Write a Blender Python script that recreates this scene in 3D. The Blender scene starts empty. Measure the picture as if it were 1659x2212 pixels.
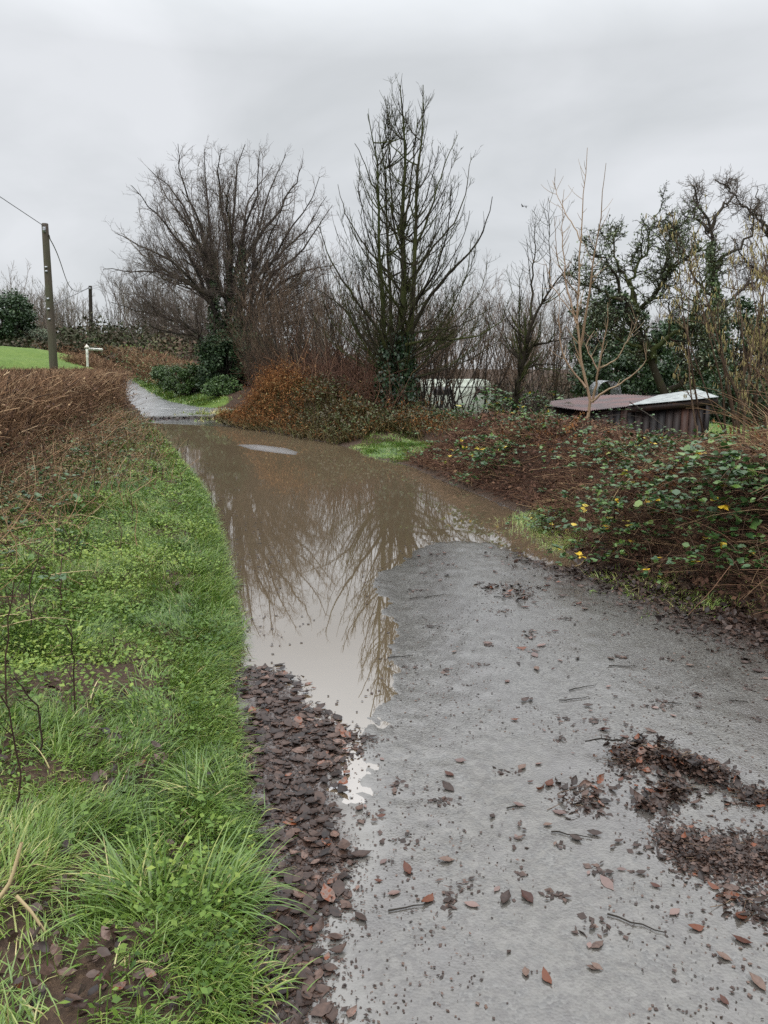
import bpy, math, random
import numpy as np
from mathutils import Vector

# ------------------------------------------------------------------ camera, world, sun
random.seed(7)
RNG = np.random.default_rng(11)
scene = bpy.context.scene
COL = scene.collection
CAMZ, PITCH, F, CX, CY = 1.55, math.radians(10.6), 1662.0, 829.5, 1106.0   # F, CX, CY: focal length and centre used only to survey the place

cam = bpy.data.cameras.new('camera')
cam.sensor_fit = 'VERTICAL'; cam.sensor_height = 34.6; cam.lens = 26.0
cam.clip_start = 0.05; cam.clip_end = 2000
cam_ob = bpy.data.objects.new('camera', cam); COL.objects.link(cam_ob)
cam_ob.location = (0, 0, CAMZ); cam_ob.rotation_euler = (math.pi/2 - PITCH, 0, 0)
scene.camera = cam_ob

SUN_EL, SUN_AZ = math.radians(58), math.radians(205)
world = bpy.data.worlds.new('World'); scene.world = world; world.use_nodes = True
def build_world():
    nt = world.node_tree; N = nt.nodes; L = nt.links
    for n in list(N): N.remove(n)
    out = N.new('ShaderNodeOutputWorld'); bg = N.new('ShaderNodeBackground'); bg.inputs['Strength'].default_value = 0.1
    L.new(bg.outputs[0], out.inputs[0])
    sky = N.new('ShaderNodeTexSky'); sky.sky_type = 'NISHITA'; sky.sun_disc = False
    sky.sun_elevation = SUN_EL; sky.sun_rotation = SUN_AZ
    tc = N.new('ShaderNodeTexCoord'); sep = N.new('ShaderNodeSeparateXYZ'); L.new(tc.outputs['Generated'], sep.inputs[0])
    def m(op, a, b=None, c=None, clamp=False):
        n = N.new('ShaderNodeMath'); n.operation = op; n.use_clamp = clamp
        for i, v in enumerate((a, b, c)):
            if v is None: continue
            if isinstance(v, (int, float)): n.inputs[i].default_value = v
            else: L.new(v, n.inputs[i])
        return n.outputs[0]
    z = m('MAXIMUM', sep.outputs['Z'], 0.0)
    k = m('DIVIDE', 1.0, m('ADD', z, 0.28))
    comb = N.new('ShaderNodeCombineXYZ')
    L.new(m('MULTIPLY', sep.outputs['X'], k), comb.inputs[0]); L.new(m('MULTIPLY', sep.outputs['Y'], k), comb.inputs[1]); L.new(m('MULTIPLY', z, 0.7), comb.inputs[2])
    nz = N.new('ShaderNodeTexNoise'); nz.inputs['Scale'].default_value = 1.7; nz.inputs['Detail'].default_value = 5; nz.inputs['Roughness'].default_value = 0.5
    nz.inputs['Distortion'].default_value = 0.35
    L.new(comb.outputs[0], nz.inputs['Vector'])
    ramp = N.new('ShaderNodeValToRGB'); L.new(nz.outputs['Fac'], ramp.inputs[0])
    e = ramp.color_ramp.elements
    e[0].position = 0.32; e[0].color = (0.60, 0.625, 0.645, 1)
    e[1].position = 0.68; e[1].color = (0.775, 0.795, 0.825, 1)
    # overcast sky: brighter towards the zenith
    mr = N.new('ShaderNodeMapRange'); mr.interpolation_type = 'LINEAR'
    mr.inputs[1].default_value = 0.34; mr.inputs[2].default_value = 0.85; mr.inputs[3].default_value = 8.3; mr.inputs[4].default_value = 36.0
    L.new(z, mr.inputs[0])
    mul = N.new('ShaderNodeVectorMath'); mul.operation = 'SCALE'; L.new(ramp.outputs[0], mul.inputs[0]); L.new(mr.outputs[0], mul.inputs['Scale'])
    # the blue of the sky hardly comes through the cloud
    mix = N.new('ShaderNodeMix'); mix.data_type = 'RGBA'; mix.inputs[0].default_value = 0.04
    L.new(mul.outputs[0], mix.inputs[6]); L.new(sky.outputs[0], mix.inputs[7])
    L.new(mix.outputs[2], bg.inputs['Color'])
build_world()
sun = bpy.data.lights.new('sun', 'SUN'); sun.energy = 1.0; sun.angle = math.radians(35); sun.color = (1, 0.97, 0.93)
sun_ob = bpy.data.objects.new('sun', sun); COL.objects.link(sun_ob)
sun_ob.rotation_euler = (math.pi/2 - SUN_EL, 0, math.pi - SUN_AZ)
vs = scene.view_settings; vs.view_transform = 'Standard'; vs.look = 'None'; vs.gamma = 1.0; vs.exposure = 0.3
scene.render.engine = 'CYCLES'
scene.cycles.max_bounces = 6; scene.cycles.diffuse_bounces = 3; scene.cycles.glossy_bounces = 3; scene.cycles.transparent_max_bounces = 4
scene.cycles.use_denoising = False

# ------------------------------------------------------------------ helpers
def ray(xd, yd):
    a = (xd - CX)/F; b = -(yd - CY)/F
    s, c = math.sin(PITCH), math.cos(PITCH)
    return np.array([a, c + b*s, -s + b*c])
def G(xd, yd, z=0.0):
    d = ray(xd, yd); t = (z - CAMZ)/d[2]
    return np.array([d[0]*t, d[1]*t, z])
def At(xd, yd, Y):
    d = ray(xd, yd); t = Y/d[1]
    return np.array([d[0]*t, Y, CAMZ + d[2]*t])
def Gs(pts, z=0.0): return np.array([G(x, y, z)[:2] for x, y in pts])

def nrm(v): return v/np.maximum(np.linalg.norm(v, axis=-1, keepdims=True), 1e-9)
def sstep(a, b, x):
    t = np.clip((x - a)/(b - a), 0, 1); return t*t*(3 - 2*t)
def _hash(ix, iy, seed):
    h = (ix.astype(np.int64)*374761393 + iy.astype(np.int64)*668265263 + seed*1442695041) & 0xffffffff
    h = ((h ^ (h >> 13))*1274126177) & 0xffffffff
    return ((h ^ (h >> 16)) & 0xffffff)/float(0xffffff)
def noise(x, y, s=1.0, seed=0):
    x = np.asarray(x, float)*s; y = np.asarray(y, float)*s
    ix = np.floor(x); iy = np.floor(y); fx = x - ix; fy = y - iy
    fx = fx*fx*(3 - 2*fx); fy = fy*fy*(3 - 2*fy)
    a = _hash(ix, iy, seed); b = _hash(ix + 1, iy, seed); c = _hash(ix, iy + 1, seed); d = _hash(ix + 1, iy + 1, seed)
    return (a*(1 - fx) + b*fx)*(1 - fy) + (c*(1 - fx) + d*fx)*fy
def fbm(x, y, s=1.0, seed=0, o=4):
    t = 0; a = 0.5; n = 0
    for i in range(o):
        t = t + a*noise(x, y, s*2.03**i, seed + 17*i); n += a; a *= 0.5
    return t/n
def sdpoly(P, poly):
    """signed distance of points P (n,2) to polygon, negative inside"""
    d2 = np.full(len(P), 1e18); inside = np.zeros(len(P), bool); n = len(poly)
    for i in range(n):
        a = poly[i]; b = poly[(i + 1) % n]; e = b - a; w = P - a
        t = np.clip((w @ e)/max(e @ e, 1e-12), 0, 1)
        q = w - t[:, None]*e
        d2 = np.minimum(d2, (q*q).sum(1))
        c = ((a[1] <= P[:, 1]) != (b[1] <= P[:, 1]))
        with np.errstate(divide='ignore', invalid='ignore'):
            xi = a[0] + (P[:, 1] - a[1])/(b[1] - a[1] if b[1] != a[1] else 1e-12)*e[0]
        inside ^= c & (P[:, 0] < xi)
    d = np.sqrt(d2)
    return np.where(inside, -d, d)
def dline(P, line):
    d2 = np.full(len(P), 1e18)
    for a, b in zip(line[:-1], line[1:]):
        e = b - a; w = P - a; t = np.clip((w @ e)/max(e @ e, 1e-12), 0, 1); q = w - t[:, None]*e
        d2 = np.minimum(d2, (q*q).sum(1))
    return np.sqrt(d2)

class MB:
    """collects vertices, faces and a per-vertex random value; builds ONE mesh object"""
    def __init__(s): s.V = []; s.Q = []; s.T = []; s.R = []; s.n = 0; s.MQ = []; s.MT = []
    def add(s, V, Q=None, T=None, R=None, m=0):
        V = np.asarray(V, np.float32).reshape(-1, 3)
        if Q is not None and len(Q): s.Q.append(np.asarray(Q, np.int64) + s.n); s.MQ.append(np.full(len(Q), m))
        if T is not None and len(T): s.T.append(np.asarray(T, np.int64) + s.n); s.MT.append(np.full(len(T), m))
        s.V.append(V); s.R.append(np.full(len(V), 0.5, np.float32) if R is None else np.asarray(R, np.float32).ravel()); s.n += len(V)
        return s
    def box(s, c, size, rot=None, m=0, r=0.5):
        v = np.array([[x, y, z] for z in (-.5, .5) for y in (-.5, .5) for x in (-.5, .5)])*np.array(size)
        if rot is not None: v = v @ np.array(rot).T
        return s.add(v + np.array(c), Q=[(0, 2, 3, 1), (4, 5, 7, 6), (0, 1, 5, 4), (2, 6, 7, 3), (0, 4, 6, 2), (1, 3, 7, 5)], R=np.full(8, r), m=m)
    def mesh(s, name, mats, smooth=True, attrs=None):
        me = bpy.data.meshes.new(name)
        V = np.concatenate(s.V) if s.V else np.zeros((0, 3), np.float32)
        T = np.concatenate(s.T) if s.T else np.zeros((0, 3), np.int64)
        Q = np.concatenate(s.Q) if s.Q else np.zeros((0, 4), np.int64)
        me.vertices.add(len(V)); me.vertices.foreach_set('co', V.ravel())
        nl = len(T)*3 + len(Q)*4
        me.loops.add(nl); me.loops.foreach_set('vertex_index', np.concatenate([T.ravel(), Q.ravel()]).astype(np.int32))
        me.polygons.add(len(T) + len(Q))
        ls = np.concatenate([np.arange(len(T))*3, len(T)*3 + np.arange(len(Q))*4]).astype(np.int32)
        me.polygons.foreach_set('loop_start', ls)
        if smooth: me.polygons.foreach_set('use_smooth', np.ones(len(T) + len(Q), bool))
        for m in mats: me.materials.append(m)
        if len(mats) > 1:
            me.polygons.foreach_set('material_index', np.concatenate(s.MT + s.MQ).astype(np.int32))
        a = me.attributes.new('rnd', 'FLOAT', 'POINT'); a.data.foreach_set('value', np.concatenate(s.R).astype(np.float32) if s.R else np.zeros(0, np.float32))
        for k, v in (attrs or {}).items():
            a = me.attributes.new(k, 'FLOAT', 'POINT'); a.data.foreach_set('value', np.asarray(v, np.float32))
        me.update(calc_edges=True)
        return me
    def build(s, name, mats, parent=None, smooth=True, attrs=None):
        if not isinstance(mats, (list, tuple)): mats = [mats]
        o = bpy.data.objects.new(name, s.mesh(name, mats, smooth, attrs)); COL.objects.link(o)
        if parent is not None:
            o.parent = parent; o.matrix_parent_inverse = parent.matrix_world.inverted()
        return o

def tag(o, label=None, cat=None, group=None, kind=None):
    if label: o['label'] = label
    if cat: o['category'] = cat
    if group: o['group'] = group
    if kind: o['kind'] = kind
    return o
def thing(name, label, cat, loc=(0, 0, 0), group=None):
    o = bpy.data.objects.new(name, None); COL.objects.link(o); o.empty_display_size = 0.2
    o.location = [float(v) for v in loc]; bpy.context.view_layer.update()
    return tag(o, label, cat, group)
def dup(root, loc, rotz=0.0, sc=1.0, label=None):
    r = root.copy(); COL.objects.link(r); r.location = loc; r.rotation_euler = (0, 0, rotz); r.scale = (sc, sc, sc)
    if label: r['label'] = label
    for ch in list(root.children):
        c = ch.copy(); COL.objects.link(c); c.parent = r; c.matrix_parent_inverse = ch.matrix_parent_inverse
    return r

def tubes(mb, P, R, S=3, rnd=None, m=0, cap=False):
    """P (B,K,3) centre lines, R (B,K) radii"""
    P = np.asarray(P, float); R = np.asarray(R, float)
    if P.ndim == 2: P = P[None]
    if R.ndim == 1: R = R[None]
    B, K, _ = P.shape
    if B == 0: return
    T = nrm(np.gradient(P, axis=1)); mt = np.abs(nrm(P[:, -1] - P[:, 0]))
    ref = np.eye(3)[np.argmin(mt, axis=1)][:, None, :]
    A = nrm(np.cross(T, ref)); C = np.cross(T, A)
    th = np.arange(S)*2*np.pi/S
    V = P[:, :, None, :] + R[:, :, None, None]*(A[:, :, None, :]*np.cos(th)[:, None] + C[:, :, None, :]*np.sin(th)[:, None])
    k = np.arange(K - 1)[:, None]; s = np.arange(S)[None]; s2 = (s + 1) % S
    q = np.stack([k*S + s, k*S + s2, (k + 1)*S + s2, (k + 1)*S + s], -1).reshape(-1, 4)
    Q = (q[None] + (np.arange(B)*K*S)[:, None, None]).reshape(-1, 4)
    r = RNG.random(B) if rnd is None else np.broadcast_to(np.asarray(rnd, float), (B,))
    mb.add(V.reshape(-1, 3), Q=Q, R=np.repeat(r, K*S), m=m)
    if cap:
        for b in range(B):
            mb.add(np.concatenate([V[b, -1], P[b, -1:]]), T=[(i, (i + 1) % S, S) for i in range(S)], R=np.full(S + 1, r[b]), m=m)

def smooth_path(pts, K, wig=0.0, rng=None):
    """resample a polyline to K points with a rounded course"""
    pts = np.asarray(pts, float); seg = np.linalg.norm(np.diff(pts, axis=0), axis=1); t = np.concatenate([[0], np.cumsum(seg)]); t /= t[-1]
    u = np.linspace(0, 1, K*4); q = np.stack([np.interp(u, t, pts[:, i]) for i in range(3)], 1)
    ker = np.ones(5)/5
    for _ in range(2):
        qq = np.pad(q, ((2, 2), (0, 0)), mode='edge'); s = np.stack([np.convolve(qq[:, i], ker, 'valid') for i in range(3)], 1); s[0] = q[0]; s[-1] = q[-1]; q = s
    q = q[np.linspace(0, len(q) - 1, K).astype(int)]
    if wig: q[1:] += RNG.normal(0, wig, (K - 1, 3))
    return q

def grow(P, R, n, t0=0.2, t1=1.0, ang=(30, 60), length=(0.4, 0.7), rel=True, taper_t=0.4, up=0.1, wig=0.12, K=5, rr=0.5, rmin=0.002, tip=0.3, rng=None):
    """children of branches P (B,K,3): n children each (int, or total if float)"""
    rng = rng or RNG
    B, KP, _ = P.shape
    L = np.linalg.norm(np.diff(P, axis=1), axis=2).sum(1)
    if isinstance(n, float):
        pi = rng.choice(B, int(n), p=L/L.sum())
    else: pi = np.repeat(np.arange(B), n)
    M = len(pi); t = t0 + (t1 - t0)*rng.random(M)
    f = t*(KP - 1); i0 = np.minimum(f.astype(int), KP - 2); fr = (f - i0)[:, None]
    p = P[pi, i0]*(1 - fr) + P[pi, i0 + 1]*fr
    T = nrm(P[pi, i0 + 1] - P[pi, i0])
    r = (R[pi, i0]*(1 - fr[:, 0]) + R[pi, i0 + 1]*fr[:, 0])*rr
    rnd = nrm(rng.normal(size=(M, 3))); N = nrm(rnd - (rnd*T).sum(1)[:, None]*T)
    a = np.radians(rng.uniform(ang[0], ang[1], M))[:, None]
    d = T*np.cos(a) + N*np.sin(a)
    ln = rng.uniform(length[0], length[1], M)
    ln = ln*(L[pi] if rel else 1)*(1 - taper_t*t)
    out = np.empty((M, K, 3)); out[:, 0] = p
    for k in range(1, K):
        d = nrm(d + np.array([0, 0, up]) + rng.normal(0, wig, (M, 3)))
        out[:, k] = out[:, k - 1] + d*(ln/(K - 1))[:, None]
    r = np.maximum(r, rmin)
    rad = r[:, None]*np.linspace(1, tip, K)[None]
    return out, rad

def inst(mb, TV, TT, pos, axis, normal, size, rnd=None, width=1.0, bend=None, m=0):
    """copies of a flat template (x side, y along, z normal) placed by axis/normal; all go into mb"""
    N = len(pos); axis = nrm(axis); side = nrm(np.cross(axis, normal)); nn = np.cross(side, axis)
    TV = np.asarray(TV, float)
    size = np.broadcast_to(np.asarray(size, float), (N,)); width = np.broadcast_to(np.asarray(width, float), (N,))
    z = TV[None, :, 2]*np.ones((N, 1))
    if bend is not None: z = z + np.asarray(bend)[:, None]*(TV[None, :, 1]**2)
    V = pos[:, None] + size[:, None, None]*((TV[None, :, 0]*width[:, None])[..., None]*side[:, None] + TV[None, :, 1, None]*axis[:, None] + z[..., None]*nn[:, None])
    n = len(TV); T = (np.asarray(TT)[None] + (np.arange(N)*n)[:, None, None]).reshape(-1, 3)
    r = RNG.random(N) if rnd is None else rnd
    mb.add(V.reshape(-1, 3), T=T, R=np.repeat(r, n), m=m)
# leaf templates
LEAF_V = [(0, 0, 0), (-.3, .28, .07), (0, .3, 0), (.3, .28, .07), (-.27, .64, .06), (0, .66, 0), (.27, .64, .06), (0, 1, -.03)]
LEAF_T = [(0, 3, 2), (0, 2, 1), (2, 3, 6), (2, 6, 5), (1, 2, 5), (1, 5, 4), (5, 6, 7), (4, 5, 7)]
DIA_V = [(0, 0, 0), (-.32, .45, .06), (.32, .45, .06), (0, 1, 0)]
DIA_T = [(0, 2, 1), (1, 2, 3)]
def rdir(n, zmin=-1, zmax=1):
    z = RNG.uniform(zmin, zmax, n); a = RNG.uniform(0, 2*np.pi, n); r = np.sqrt(np.maximum(0, 1 - z*z))
    return np.stack([r*np.cos(a), r*np.sin(a), z], 1)
def updir(n, spread=0.6): return nrm(np.array([0, 0, 1.0]) + RNG.normal(0, spread, (n, 3)))

def blades(mb, pos, lean, length, width, droop=1.0, K=4, rnd=None, m=0):
    """grass blades: strips of K rows; lean = horizontal bend vector per blade"""
    N = len(pos); L = np.broadcast_to(np.asarray(length, float), (N,)); W = np.broadcast_to(np.asarray(width, float), (N,))
    h = np.sqrt((lean**2).sum(1)); hd = lean/np.maximum(h, 1e-6)[:, None]
    side = np.stack([-hd[:, 1], hd[:, 0], np.zeros(N)], 1)
    tw = RNG.normal(0, .5, N); side = nrm(side*np.cos(tw)[:, None] + np.stack([hd[:, 0], hd[:, 1], np.zeros(N)], 1)*np.sin(tw)[:, None])
    a0 = np.arctan(h*.45); a1 = np.minimum(np.arctan(h)*2.0*droop, 2.5)
    rows = []; p = pos.copy()
    for k in range(K):
        t = k/(K - 1); w = W*(1 - t**1.8)*.5 if k < K - 1 else W*0
        rows.append((p.copy(), w))
        a = a0 + (a1 - a0)*(t + .5/(K - 1))
        p = p + (L/(K - 1))[:, None]*np.concatenate([hd*np.sin(a)[:, None], np.cos(a)[:, None]], 1)
    V = []
    for p, w in rows[:-1]: V += [p - side*w[:, None], p + side*w[:, None]]
    V.append(rows[-1][0]); n = 2*(K - 1) + 1
    V = np.stack(V, 1)
    T = []
    for k in range(K - 2): T += [(2*k, 2*k + 1, 2*k + 3), (2*k, 2*k + 3, 2*k + 2)]
    T.append((2*(K - 2), 2*(K - 2) + 1, n - 1))
    TT = (np.array(T)[None] + (np.arange(N)*n)[:, None, None]).reshape(-1, 3)
    mb.add(V.reshape(-1, 3), T=TT, R=np.repeat(RNG.random(N) if rnd is None else rnd, n), m=m)

# ------------------------------------------------------------------ materials
def new_mat(name):
    m = bpy.data.materials.new(name); m.use_nodes = True
    nt = m.node_tree; b = nt.nodes['Principled BSDF']
    return m, nt, b
def ramp_node(nt, fac, stops, interp='LINEAR'):
    r = nt.nodes.new('ShaderNodeValToRGB'); r.color_ramp.interpolation = interp
    el = r.color_ramp.elements
    while len(el) < len(stops): el.new(0.5)
    for e, (p, c) in zip(el, stops): e.position = p; e.color = (*c, 1)
    nt.links.new(fac, r.inputs[0]); return r.outputs[0]
def noise_node(nt, scale, detail=4, rough=.55, vec=None):
    n = nt.nodes.new('ShaderNodeTexNoise'); n.inputs['Scale'].default_value = scale; n.inputs['Detail'].default_value = detail; n.inputs['Roughness'].default_value = rough
    if vec is None:
        tc = nt.nodes.new('ShaderNodeTexCoord'); vec = tc.outputs['Object']
    nt.links.new(vec, n.inputs['Vector']); return n.outputs['Fac']
def mathn(nt, op, a, b, c=None, clamp=False):
    n = nt.nodes.new('ShaderNodeMath'); n.operation = op; n.use_clamp = clamp
    for i, v in enumerate((a, b, c)):
        if v is None: continue
        if isinstance(v, (int, float)): n.inputs[i].default_value = v
        else: nt.links.new(v, n.inputs[i])
    return n.outputs[0]
def mixc(nt, fac, a, b):
    n = nt.nodes.new('ShaderNodeMix'); n.data_type = 'RGBA'
    for i, v in ((0, fac), (6, a), (7, b)):
        if isinstance(v, (int, float)): n.inputs[i].default_value = v
        elif isinstance(v, tuple): n.inputs[i].default_value = (*v, 1)
        else: nt.links.new(v, n.inputs[i])
    return n.outputs[2]
def mr(nt, v, a, b, c=0.0, d=1.0, smooth=True):
    n = nt.nodes.new('ShaderNodeMapRange'); n.clamp = True
    if smooth: n.interpolation_type = 'SMOOTHSTEP'
    nt.links.new(v, n.inputs[0])
    for i, x in enumerate((a, b, c, d)): n.inputs[i + 1].default_value = x
    return n.outputs[0]
def attr(nt, name):
    n = nt.nodes.new('ShaderNodeAttribute'); n.attribute_name = name; return n.outputs['Fac']
def bump(nt, b, h, strength=.3, dist=.01):
    n = nt.nodes.new('ShaderNodeBump'); n.inputs['Strength'].default_value = strength; n.inputs['Distance'].default_value = dist
    nt.links.new(h, n.inputs['Height']); nt.links.new(n.outputs[0], b.inputs['Normal'])
def veg(name, stops, rough=.5, spec=.4, nscale=0, namt=.25, transl=0.0):
    """plant material: colour picked by the plant's own random value, slightly mottled"""
    m, nt, b = new_mat(name)
    fac = attr(nt, 'rnd')
    if nscale:
        nz = noise_node(nt, nscale, 3)
        fac = mathn(nt, 'ADD', fac, mathn(nt, 'MULTIPLY', mathn(nt, 'SUBTRACT', nz, .5), namt*2), clamp=True)
    c = ramp_node(nt, fac, stops)
    nt.links.new(c, b.inputs['Base Color'])
    b.inputs['Roughness'].default_value = rough; b.inputs['Specular IOR Level'].default_value = spec
    if transl:
        t = nt.nodes.new('ShaderNodeBsdfTranslucent'); nt.links.new(c, t.inputs[0])
        mx = nt.nodes.new('ShaderNodeMixShader'); mx.inputs[0].default_value = transl
        nt.links.new(b.outputs[0], mx.inputs[1]); nt.links.new(t.outputs[0], mx.inputs[2])
        nt.links.new(mx.outputs[0], nt.nodes['Material Output'].inputs[0])
    return m
M = {}
M['bark'] = veg('mossy_bark', [(0, (.022, .018, .013)), (.5, (.036, .030, .02)), (.66, (.05, .055, .018)), (1, (.035, .042, .014))], .85, .12, 3, .5)
M['bark_dark'] = veg('dark_bark', [(0, (.022, .019, .016)), (1, (.05, .042, .034))], .85, .12, 4, .4)
M['twig'] = veg('twig', [(0, (.05, .038, .03)), (.6, (.085, .065, .05)), (1, (.075, .07, .035))], .7, .25)
M['twig_purple'] = veg('twig_purple', [(0, (.06, .046, .042)), (.6, (.11, .085, .072)), (1, (.10, .085, .055))], .8, .12)
M['twig_brown'] = veg('twig_brown', [(0, (.05, .032, .022)), (.6, (.105, .07, .047)), (1, (.17, .125, .085))], .8, .12)
M['twig_tan'] = veg('twig_tan', [(0, (.17, .11, .065)), (.5, (.25, .17, .105)), (1, (.32, .24, .15))], .6, .3, 5, .3)
M['hedge'] = veg('hedge_twig', [(0, (.035, .022, .015)), (.35, (.12, .068, .04)), (.7, (.25, .145, .08)), (1, (.46, .33, .20))], .7, .12)
M['bracken'] = veg('bracken', [(0, (.07, .03, .015)), (.5, (.20, .085, .03)), (.85, (.29, .16, .065)), (1, (.36, .26, .12))], .8, .1)
M['bracken_dull'] = veg('bracken_dull', [(0, (.04, .023, .018)), (.45, (.11, .058, .040)), (.75, (.20, .115, .07)), (1, (.38, .26, .15))], .8, .1)
M['straw'] = veg('straw', [(0, (.25, .17, .08)), (1, (.45, .36, .2))], .6, .3)
M['grass'] = veg('grass_blades', [(0, (.025, .06, .010)), (.35, (.09, .165, .026)), (.7, (.175, .255, .047)), (.92, (.31, .33, .10)), (1, (.46, .39, .18))], .34, .5, 0, 0, .16)
M['herb'] = veg('herb_leaves', [(0, (.04, .085, .015)), (.5, (.115, .195, .032)), (1, (.25, .32, .06))], .45, .3, 0, 0, .3)
M['bramble'] = veg('bramble_leaves', [(0, (.025, .06, .018)), (.55, (.05, .105, .03)), (.86, (.10, .17, .035)), (.93, (.2, .22, .04)), (1, (.6, .4, .03))], .34, .4, 0, 0, .15)
M['ivy'] = veg('ivy_leaves', [(0, (.012, .03, .014)), (.7, (.025, .055, .022)), (1, (.05, .085, .03))], .3, .5)
M['evergreen'] = veg('evergreen_leaves', [(0, (.014, .032, .013)), (.6, (.03, .06, .022)), (1, (.06, .095, .03))], .5, .4)
M['bushgreen'] = veg('bush_leaves', [(0, (.03, .06, .02)), (.6, (.06, .11, .03)), (1, (.11, .17, .05))], .45, .4)
M['lichen'] = veg('lichen', [(0, (.10, .12, .08)), (.6, (.19, .22, .16)), (1, (.30, .34, .22))], .9, .1)
M['catkin'] = veg('catkin', [(0, (.22, .17, .07)), (1, (.36, .31, .14))], .8, .15)
M['leaf'] = veg('dead_leaves', [(0, (.012, .008, .007)), (.5, (.046, .027, .020)), (.8, (.088, .052, .038)), (.93, (.15, .095, .075)), (1, (.13, .036, .012))], .42, .3, 60, .4)
M['leaf_red'] = veg('dead_leaves_red', [(0, (.035, .012, .008)), (1, (.10, .032, .014))], .4, .3, 60, .4)
M['leaf_pink'] = veg('dead_leaves_pale', [(0, (.085, .05, .042)), (1, (.15, .095, .08))], .3, .45, 60, .4)
M['leaf_dark'] = veg('dead_leaves_dark', [(0, (.020, .013, .010)), (.6, (.05, .031, .025)), (1, (.12, .078, .06))], .45, .28, 60, .4)
M['mixed'] = veg('bank_growth', [(0, (.035, .03, .016)), (.35, (.075, .06, .03)), (.6, (.055, .075, .026)), (.85, (.09, .12, .04)), (1, (.22, .20, .07))], .5, .3)
M['soil'] = veg('undergrowth_body', [(0, (.02, .014, .01)), (1, (.05, .035, .022))], .9, .1, 6, .5)

# ------------------------------------------------------------------ the lie of the land
WATER = Gs([(285, 908), (360, 916), (440, 919), (520, 925), (600, 937), (660, 948), (720, 958), (770, 970), (800, 986), (845, 998), (890, 1008), (960, 1040),
    (1020, 1063), (1080, 1088), (1128, 1110), (1150, 1133), (1200, 1166), (1238, 1196), (1256, 1224), (1215, 1226), (1160, 1207), (1100, 1186), (1050, 1173),
    (1000, 1167), (940, 1169), (897, 1182), (860, 1212), (812, 1236), (822, 1290), (832, 1320), (862, 1347), (852, 1400), (842, 1460), (826, 1540), (803, 1590),
    (790, 1640), (772, 1690), (752, 1735), (742, 1740), (733, 1690), (735, 1650), (740, 1595), (700, 1542), (640, 1490), (600, 1457), (560, 1442), (518, 1440),
    (517, 1400), (519, 1330), (508, 1280), (488, 1200), (468, 1130), (438, 1060), (400, 1010), (368, 970), (335, 935)])
ISLAND = Gs([(508, 960), (560, 960), (620, 968), (645, 977), (640, 983), (600, 979), (540, 971)])
EDGE_L = Gs([(545, 2212), (563, 1900), (540, 1700), (503, 1480), (520, 1400), (519, 1330), (508, 1280), (488, 1200), (468, 1130), (438, 1060), (400, 1010), (368, 970), (335, 935), (290, 908)])
EDGE_R = Gs([(1659, 1375), (1500, 1300), (1400, 1262), (1256, 1222), (1200, 1166), (1150, 1133), (1128, 1110), (1080, 1088), (1020, 1063), (960, 1040), (890, 1008), (845, 998), (800, 986), (770, 970), (720, 958), (660, 948), (600, 937), (520, 925), (452, 906)])
ROAD = np.concatenate([[[-.75, -6], [-.7, 0]], EDGE_L, [[-8.0, 25.5], [-9.6, 29.5], [-12.4, 37], [-16, 45.3], [-19, 52], [-17, 52], [-14.6, 45.4], [-11.6, 38], [-8.6, 30.8], [-6.6, 27.6], [-4, 26.3], [-1.5, 25.8], [-1.2, 23.6],
    [-3.4, 23.0]], EDGE_R[::-1], [[2.75, 3.4], [3.1, 1.5], [3.3, -2], [3.3, -6]]])
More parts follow.
